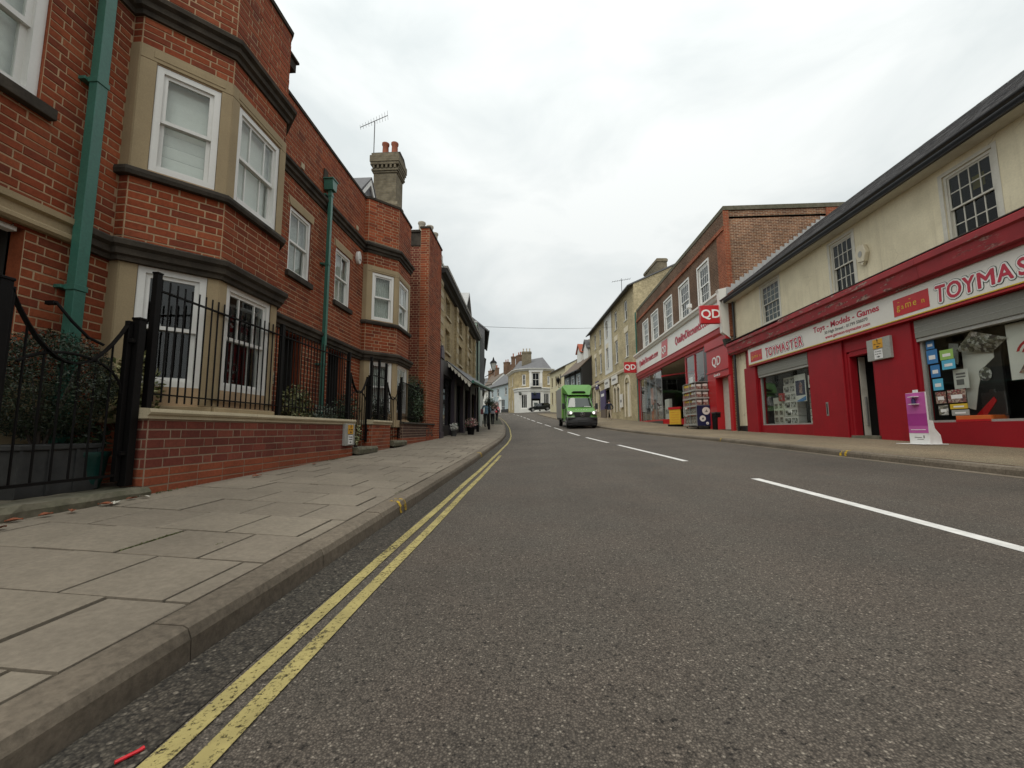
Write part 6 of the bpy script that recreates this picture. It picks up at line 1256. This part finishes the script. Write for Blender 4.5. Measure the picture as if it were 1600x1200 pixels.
# ------------------------------------------------------------------ the green van
v = thing('delivery_van', 'bright green box van with lit headlamps and black bumper driving towards the camera', 'van', (2.98, 27.6, zroad(2.98, 28.5) + .0), R(2.6))
v.rotation_euler = (R(2.2), 0, R(2.6))
def loft(mb, rows, nx=9, crown=.06, m=0, side=True, zs=.42):
    """rows of (y, z, halfwidth) up and over the nose; the front bows, the flanks drop to the sill"""
    vs = []; fs = []
    for y, z, hw in rows:
        for k in range(nx):
            t = -1 + 2 * k / (nx - 1); vs.append((hw * t, y + crown * 2.2 * abs(t) ** 3, z - .02 * abs(t) ** 3))
    for i in range(len(rows) - 1):
        for k in range(nx - 1): a = i * nx + k; fs.append((a, a + 1, a + nx + 1, a + nx))
    mb.add(vs, fs, m)
    if side:
        for sg, kk in ((-1, 0), (1, nx - 1)):
            base = [(sg * .98, y + .1, zs) for y, z, hw in rows]; vs2 = [vs[i * nx + kk] for i in range(len(rows))]
            ymax = max(p[1] for p in vs2); poly = vs2 + [(sg * .98, ymax, zs)]
            mb.add(poly, [tuple(range(len(poly)))], m)
body = MB(); loft(body, [(.02, .45, .97), (-.01, .66, .975), (.02, .72, .97), (.05, .80, .965), (.10, 1.02, .955), (.16, 1.08, .94), (.60, 1.25, .92), (.86, 1.33, .90), (1.42, 2.02, .80), (1.60, 2.17, .77), (1.9, 2.26, .76), (2.35, 2.28, .76)])
bo = body.build('body', 'van_green', v, smooth=True)
q = MB(); loft(q, [(-.04, .16, .93), (-.07, .24, .975), (-.075, .40, .99), (-.06, .62, .995), (-.02, .70, .985), (.10, .72, .985)], 11, .075, side=False); q.box(-.98, -.955, .2, .75, .2, .72); q.box(.955, .98, .2, .75, .2, .72); q.box(-.9, .9, .0, .8, .18, .3); q.build('bumper', 'van_black', v, smooth=True)
q = MB(); q.box(-.30, .30, -.095, -.05, .36, .56); q.build('blank_plate', 'plate_black', v, bevel=.02)
for z in (.30, .58):
    for sg in (-1, 1): q = MB(); q.box(sg * .38, sg * .92, -.04, .12, z, z + .09); q.build('bumper_grille', 'tile_black', v, bevel=.01)
q = MB(); q.prism([(-.56, 1.03), (.56, 1.03), (.58, .98), (.46, .72), (-.46, .72), (-.58, .98)], -.055, .1); gr = q.build('grille', 'tile_black', v, bevel=.01)
for z in (.78, .86, .94): q = MB(); q.box(-.5, .5, -.068, -.056, z, z + .028); q.build('slat', 'van_black', gr)
q = MB()
ring = [(.13 * math.cos(a * .2618), -.085, .88 + .13 * math.sin(a * .2618)) for a in range(25)]; q.tube(ring, .013, 6, caps=False)
for a in (90, 210, 330): q.tube([(0, -.085, .88), (.125 * math.cos(R(a)), -.085, .88 + .125 * math.sin(R(a)))], [.024, .008], 6)
q.build('emblem', 'chrome', gr, smooth=True)
for sg in (-1, 1):
    q = MB(); q.prism([(sg * .58, .98), (sg * .62, 1.06), (sg * .93, 1.10), (sg * .97, 1.0), (sg * .95, .86), (sg * .70, .86)], -.0, .22); h = q.build('headlight', 'chrome', v, bevel=.01)
    q = MB(); q.lathe([(.082, 0), (.07, .03), (.02, .045)], n=16); o = q.build('lamp', 'headlamp', h); o.location = (sg * .74, .0, .975); o.rotation_euler = (R(90), 0, 0)
    q = MB(); q.prism([(sg * .91, 1.02), (sg * .95, 1.02), (sg * .96, .9), (sg * .92, .9)], .03, .16); q.build('indicator', 'orange_print', h)
    q = MB(); q.box(sg * 1.02, sg * 1.20, .95, 1.08, 1.22, 1.62); m = q.build('mirror', 'van_black', v, bevel=.03); q = MB(); q.tube([(sg * .92, 1.02, 1.35), (sg * 1.05, 1.02, 1.38)], .03, 6); q.build('arm', 'van_black', m)
    q = MB(); q.prism([(1.06, 1.36), (1.47, 1.95), (2.1, 1.98), (2.1, 1.36)], sg * .885, sg * .895, 'x'); q.build('side_window', 'windscreen', v)
    q = MB(); q.box(sg * .955, sg * .985, 1.05, 2.15, .55, 1.30); d = q.build('door', 'van_green', v, bevel=.01); q = MB(); q.box(sg * .985, sg * 1.0, 1.85, 2.05, 1.12, 1.16); q.build('handle', 'van_black', d)
T = Matrix.Identity(4)
q = MB(); rows = [(.86, 1.36, .80), (1.395, 1.985, .72)]
n = 10; q.add([(.82 * t, .815 + .125 * abs(t) ** 3, 1.365) for t in [-1 + k * .2 for k in range(11)]] + [(.735 * t, 1.345 + .125 * abs(t) ** 3, 1.99) for t in [-1 + k * .2 for k in range(11)]], [(k, k + 1, k + 12, k + 11) for k in range(10)]); ws = q.build('windscreen', 'windscreen', v)
q = MB(); q.box(-.86, .86, 1.9, 1.95, 1.2, 2.2); q.build('bulkhead', 'cloth_grey', v)
q = MB(); q.box(.25, .70, .84, .86, 1.37, 1.42); q.build('paper', 'white_flat', ws)
for sg in (0, 1): q = MB(); q.tube([(.1 - .75 * sg, .85, 1.35), (.55 - .75 * sg, .87, 1.40)], .012, 5); q.build('wiper', 'tile_black', v)
for k, chh in enumerate('ocado'): text(chh, .12, TR(-.34 + k * .17, .42, 1.185) @ Matrix.Rotation(R(-68), 4, 'X'), 'text_white', bo, 'lettering', .003, .004)
bx0, bx1 = -1.06, 1.06
q = MB(); q.prism([(bx0, .62), (bx0, 2.72), (bx0 + .18, 2.93), (bx1 - .18, 2.93), (bx1, 2.72), (bx1, .62)], 2.36, 6.4); cb = q.build('cargo_box', 'van_green', v, bevel=.02)
q = MB(); q.prism([(2.55, .62), (6.38, .62), (6.38, 2.58), (5.9, 2.74), (2.55, 2.74)], bx0 - .012, bx0 - .002, 'x'); q.build('grey_side_print', 'van_grey', cb); q = MB(); q.prism([(2.55, .62), (6.38, .62), (6.38, 2.74), (2.55, 2.74)], bx1 + .002, bx1 + .012, 'x'); q.build('grey_side_print', 'van_grey', cb)
q = MB(); q.box(bx0 - .016, bx0 + .02, 2.36, 2.55, .6, 2.75); q.build('corner_strip', 'green_print', cb); q = MB(); q.box(bx0 + .02, bx1 - .02, 2.5, 6.3, .48, .62); q.build('skirt', 'van_black', v)
# roof air deflector with its slot
f = MB()
f.add([(-1.04, 2.36, 2.36), (-.74, 1.40, 2.20), (.74, 1.40, 2.20), (1.04, 2.36, 2.36), (-1.03, 2.34, 2.86), (-.62, 1.95, 2.66), (.62, 1.95, 2.66), (1.03, 2.34, 2.86), (-.86, 2.36, 2.95), (.86, 2.36, 2.95), (-.58, 1.55, 2.34), (.58, 1.55, 2.34)],
      [(0, 1, 10, 5, 4), (3, 7, 6, 11, 2), (1, 2, 11, 10), (10, 11, 6, 5), (4, 5, 8), (5, 6, 9, 8), (6, 7, 9), (0, 3, 2, 1)]); fo = f.build('air_deflector', 'van_green', v, bevel=.015)
q = MB(); q.prism([(-.48, 2.39), (.48, 2.39), (.36, 2.46), (-.36, 2.46)], 1.45, 1.68); q.build('air_slot', 'tile_black', fo)
for sg in (-1, 1):
    for y in (.72, 5.2):
        x = sg * .86; q = MB(); pts = [(y + .355 * math.cos(a * .2618), .345 + .355 * math.sin(a * .2618)) for a in range(24)]; q.prism(pts, x - .12, x + .12, 'x'); w = q.build('wheel', 'tyre', v, bevel=.03)
        q = MB(); q.prism([(y + .21 * math.cos(a * .2618), .345 + .21 * math.sin(a * .2618)) for a in range(24)], x + sg * .118, x + sg * .128, 'x'); q.build('rim', 'rim', w)
q = MB(); q.box(-.85, .85, .9, 6.2, .3, .48); q.build('chassis', 'tile_black', v)

sv = MB(); sv.add([(xr(70) + 0, 70, zc(70) + .05), (12, 70, zc(70) + .7), (14, 95, 5.6), (-6, 95, zc(95) - .1), (xc(80) - 1, 77, zc(77) + .01)], [(0, 1, 2, 3, 4)]); sv.build('side_street', 'asphalt', kind='structure')
# ------------------------------------------------------------------ the dark parked car by the corner bank
cr = thing('parked_car', 'black estate car parked side on at the junction before the corner bank', 'car', (.75, 80.2, 4.36), R(4)); cr.rotation_euler = (0, R(-4.5), R(8))
# length along x, nose to the left
pro = [(-2.2, .45), (-2.22, .62), (-2.1, .78), (-1.2, .95), (-.45, 1.42), (.2, 1.50), (1.5, 1.46), (2.1, 1.05), (2.2, .9), (2.22, .45), (1.95, .28), (-1.95, .28)]
q = MB(); q.prism([(-2.2, .45), (-2.22, .62), (-2.1, .78), (-1.2, .95), (2.15, 1.0), (2.2, .9), (2.22, .45), (1.95, .28), (-1.95, .28)], -.86, .86); q.build('body', 'car_paint', cr, bevel=.07, smooth=True)
q = MB(); vs = []
for sg in (-1, 1):
    for x, z, hw in ((-1.25, .95, .82), (-.42, 1.42, .66), (.25, 1.50, .64), (1.5, 1.46, .64), (2.12, 1.0, .80)): vs.append((x, sg * hw, z))
q.add(vs, [(0, 1, 2, 3, 4), (5, 9, 8, 7, 6), (0, 5, 6, 1), (1, 6, 7, 2), (2, 7, 8, 3), (3, 8, 9, 4)]); q.build('cabin', 'car_paint', cr, bevel=.03)
for sg in (-1, 1):
    for pts in ([(-1.0, .98), (-.42, 1.36), (.1, 1.42), (.1, .98)], [(.18, .98), (.18, 1.42), (1.05, 1.42), (1.05, .98)], [(1.13, .98), (1.13, 1.40), (1.45, 1.38), (1.85, 1.02)]):
        q = MB(); yy = lambda z: sg * (.83 - (z - .95) * .30 + .012)
        q.add([(p[0], yy(p[1]), p[1]) for p in pts], [(0, 1, 2, 3)]); q.build('side_window', 'windscreen', cr)
q = MB(); q.add([(-1.24, -.74, .97), (-1.24, .74, .97), (-.47, .58, 1.41), (-.47, -.58, 1.41)], [(0, 1, 2, 3)]); q.build('windscreen', 'windscreen', cr)
for x in (-1.42, 1.35):
    for sg in (-1, 1):
        q = MB(); q.prism([(x + .32 * math.cos(a * .314), .32 + .32 * math.sin(a * .314)) for a in range(20)], sg * .70, sg * .885); w = q.build('wheel', 'tyre', cr, bevel=.03); q = MB(); q.prism([(x + .22 * math.cos(a * .314), .32 + .22 * math.sin(a * .314)) for a in range(20)], sg * .884, sg * .895); q.build('rim', 'rim', w)
for sg in (-1, 1): q = MB(); q.box(-2.2, -1.95, sg * .5, sg * .84, .66, .78); q.build('headlight', 'chrome', cr, bevel=.03); q = MB(); q.box(2.12, 2.235, sg * .55, sg * .85, .72, .92); q.build('tail_light', 'red_sign', cr, bevel=.02)
q = MB(); q.box(-.75, -.55, -1.0, -.86, .95, 1.1); q.build('mirror', 'car_paint', cr, bevel=.03)

# ------------------------------------------------------------------ people
def person(label, x, y, z, face, top, legs, hair, h=1.72, stride=.22, arms=((.12, .1), (-.15, .1)), lean=.03, shoes='cloth_black', long_coat=False):
    """one skinned body, walking; local -y is where it faces"""
    t = thing('person', label, 'person', (x, y, z), face); k = h / 1.75
    J = {}; E = []; Rr = {}
    def j(n, p, r, par=None):
        J[n] = Vector(p) * k; Rr[n] = r * k
        if par: E.append((par, n))
    j('pelvis', (0, 0, .95), .145); j('waist', (0, -lean * .5, 1.1), .13, 'pelvis'); j('chest', (0, -lean, 1.32), .155, 'waist'); j('neck0', (0, -lean, 1.47), .085, 'chest'); j('neck', (0, -lean - .01, 1.53), .055, 'neck0'); j('head0', (0, -lean - .02, 1.60), .075, 'neck'); j('head', (0, -lean - .025, 1.67), .098, 'head0'); j('crown', (0, -lean - .015, 1.73), .07, 'head')
    for sg, a in ((-1, 0), (1, 1)):
        st = stride * (1 if sg > 0 else -1); n = 'lr'[a]
        j('hip' + n, (sg * .09, 0, .90), .105, 'pelvis'); j('knee' + n, (sg * .10, -st * .55 - .03, .50), .066, 'hip' + n); j('ankle' + n, (sg * .10, -st + (.05 if st < 0 else 0), .09 + (.05 if st < 0 else 0)), .045, 'knee' + n); j('toe' + n, (sg * .11, -st - .15 + (.05 if st < 0 else 0), .035 + (.01 if st < 0 else 0)), .036, 'ankle' + n)
        sw, out = arms[a]
        j('sh' + n, (sg * .185, -lean, 1.42), .068, 'neck0'); j('elb' + n, (sg * (.235 + out * .3), -lean - sw * .45 + .02, 1.14), .05, 'sh' + n); j('wri' + n, (sg * (.235 + out * .1), -lean - sw - .06, .92 + abs(sw) * .45), .034, 'elb' + n); j('hand' + n, (sg * (.23), -lean - sw - .09, .85 + abs(sw) * .5), .032, 'wri' + n)
    names = list(J); me = bpy.data.meshes.new('body'); me.from_pydata([J[n] for n in names], [(names.index(a), names.index(b)) for a, b in E], [])
    o = bpy.data.objects.new('body', me); C.objects.link(o)
    m = o.modifiers.new('s', 'SKIN')
    for i, n in enumerate(names):
        s = me.skin_vertices[0].data[i]; s.radius = (Rr[n], Rr[n] * (.72 if n in ('chest', 'waist', 'pelvis') else 1)); s.use_root = n == 'pelvis'
    o.modifiers.new('u', 'SUBSURF').levels = 2
    dg = bpy.context.evaluated_depsgraph_get(); me2 = bpy.data.meshes.new_from_object(o.evaluated_get(dg)); C.objects.unlink(o); bpy.data.objects.remove(o)
    me2.name = 'body'; me2.materials.clear()
    for mm in (top, legs, 'skin', shoes): me2.materials.append(M[mm])
    for p in me2.polygons:
        c = p.center / k; hand = abs(c.x) > .16 and c.z < .93 + .4 * max(abs(arms[0][0]), abs(arms[1][0])) * (1 if c.z > .8 else 0) and c.z > .72 and c.y < -.05 and abs(c.x) > .19
        p.material_index = 2 if (c.z > 1.50 or hand) else (3 if c.z < .115 else (1 if c.z < (.55 if long_coat else .92) and abs(c.x) < .2 else 0)); p.use_smooth = True
    b = bpy.data.objects.new('body', me2); C.objects.link(b); b.parent = t
    q = MB(TR(0, (-lean - .005) * k, 1.69 * k)); q.lathe([(.105 * k, -.06 * k), (.115 * k, .0), (.108 * k, .05 * k), (.07 * k, .095 * k), (.02 * k, .11 * k)], (0, .015 * k, 0), 14); q.build('hair', hair, t, smooth=True)
    q = MB(TR(0, (-lean - .115) * k, 1.655 * k)); q.add([(-.014, 0, .03), (.014, 0, .03), (0, -.03, -.015), (-.02, 0, -.02), (.02, 0, -.02)], [(0, 1, 2), (0, 2, 3), (1, 4, 2), (3, 2, 4)]); q.build('nose', 'skin', t)
    for sg in (-1, 1): q = MB(); q.lathe([(.012, -.006), (.014, 0), (.01, .006)], (sg * .035, (-lean - .112) * k, 1.68 * k), 8); q.build('eye', 'hair_dark', t); q = MB(); q.lathe([(.012, -.03), (.02, 0), (.012, .03)], (sg * .098 * k, (-lean - .01) * k, 1.66 * k), 8); q.build('ear', 'skin', t)
    return t
a = person('person in a grey blue jacket and black trousers walking away with a shoulder bag', -3.35, 28.3, zleft(-3.35, 28.3), R(180), 'cloth_blue', 'cloth_black', 'hair_grey', 1.72, .14, ((.05, .2), (.1, .2)))
bg = thing('shoulder_bag', 'dark red patterned bag hanging at the side of the walker in the blue jacket', 'bag', (-3.62, 28.2, zleft(-3.6, 28.3) + .85)); q = MB(); q.box(-.09, .09, -.16, .16, 0, .34); q.build('pouch', 'bag', bg, bevel=.04); q = MB(); q.tube([(0, -.12, .33), (.06, -.02, .58), (0, .12, .33)], .012, 6); q.build('strap', 'hair_dark', bg)
a = person('person dressed all in black with white shoes walking in the middle of the left pavement', -3.2, 31, zleft(-3.2, 31), R(175), 'cloth_black', 'cloth_black', 'hair_dark', 1.64, .24, ((.3, .6), (.25, .5)), shoes='shoe_white')
bg = thing('shoulder_bag', 'grey bag slung across the back of the walker dressed in black', 'bag', (-3.18, 30.82, zleft(-3.2, 31) + .88)); q = MB(); q.box(-.16, .16, -.06, .06, 0, .22); q.build('pouch', 'cloth_grey', bg, bevel=.03); q = MB(); q.tube([(-.14, 0, .2), (0, .02, .48), (.14, 0, .2)], .01, 6); q.build('strap', 'cloth_grey', bg)
a = person('person in a bright pink top and black trousers farthest along the left pavement', -4.05, 43.5, zleft(-4.05, 43.5), R(170), 'cloth_pink', 'cloth_black', 'hair_dark', 1.7, .2, ((.1, .3), (.1, .3)))
a = person('person in a navy jacket and beige trousers walking beside the green van', 6.75, 39.5, zright(6.75, 39.5), R(185), 'cloth_navy', 'cloth_beige', 'hair_dark', 1.86, .18, ((.1, .4), (.1, .4)), shoes='shoe_white')

t, L = block('grey_roof_house', 'pale house with a long grey slate roof behind the white house on the far curve', 'house', (-27, 142), (-12, 132), 6, 14.5, 9, 'render_white', [(2 + 3.4 * k, 3.2 + 3.4 * k, 10.5, 12.3) for k in range(5)], roof=1, pitch=.8)
stack(t, 5, 4, 1.6, 1.2, 17, 20.5, 'brown_brick_far', 3); stack(t, 12, 4, 1.6, 1.2, 17, 20.5, 'brown_brick_far', 2)
t, L = block('white_cottage', 'small white fronted house with a brown roof left of the blue grey inn', 'house', (-13.8, 112), (-11.0, 105.5), 4.5, 12.6, 6, 'render_white', [(1, 2, 9.5, 11.3), (4, 5, 9.5, 11.3), (1.2, 2.4, 6, 8), (4, 5.4, 6, 8)], roof=1, pitch=.9, roofmat='tile_brown')
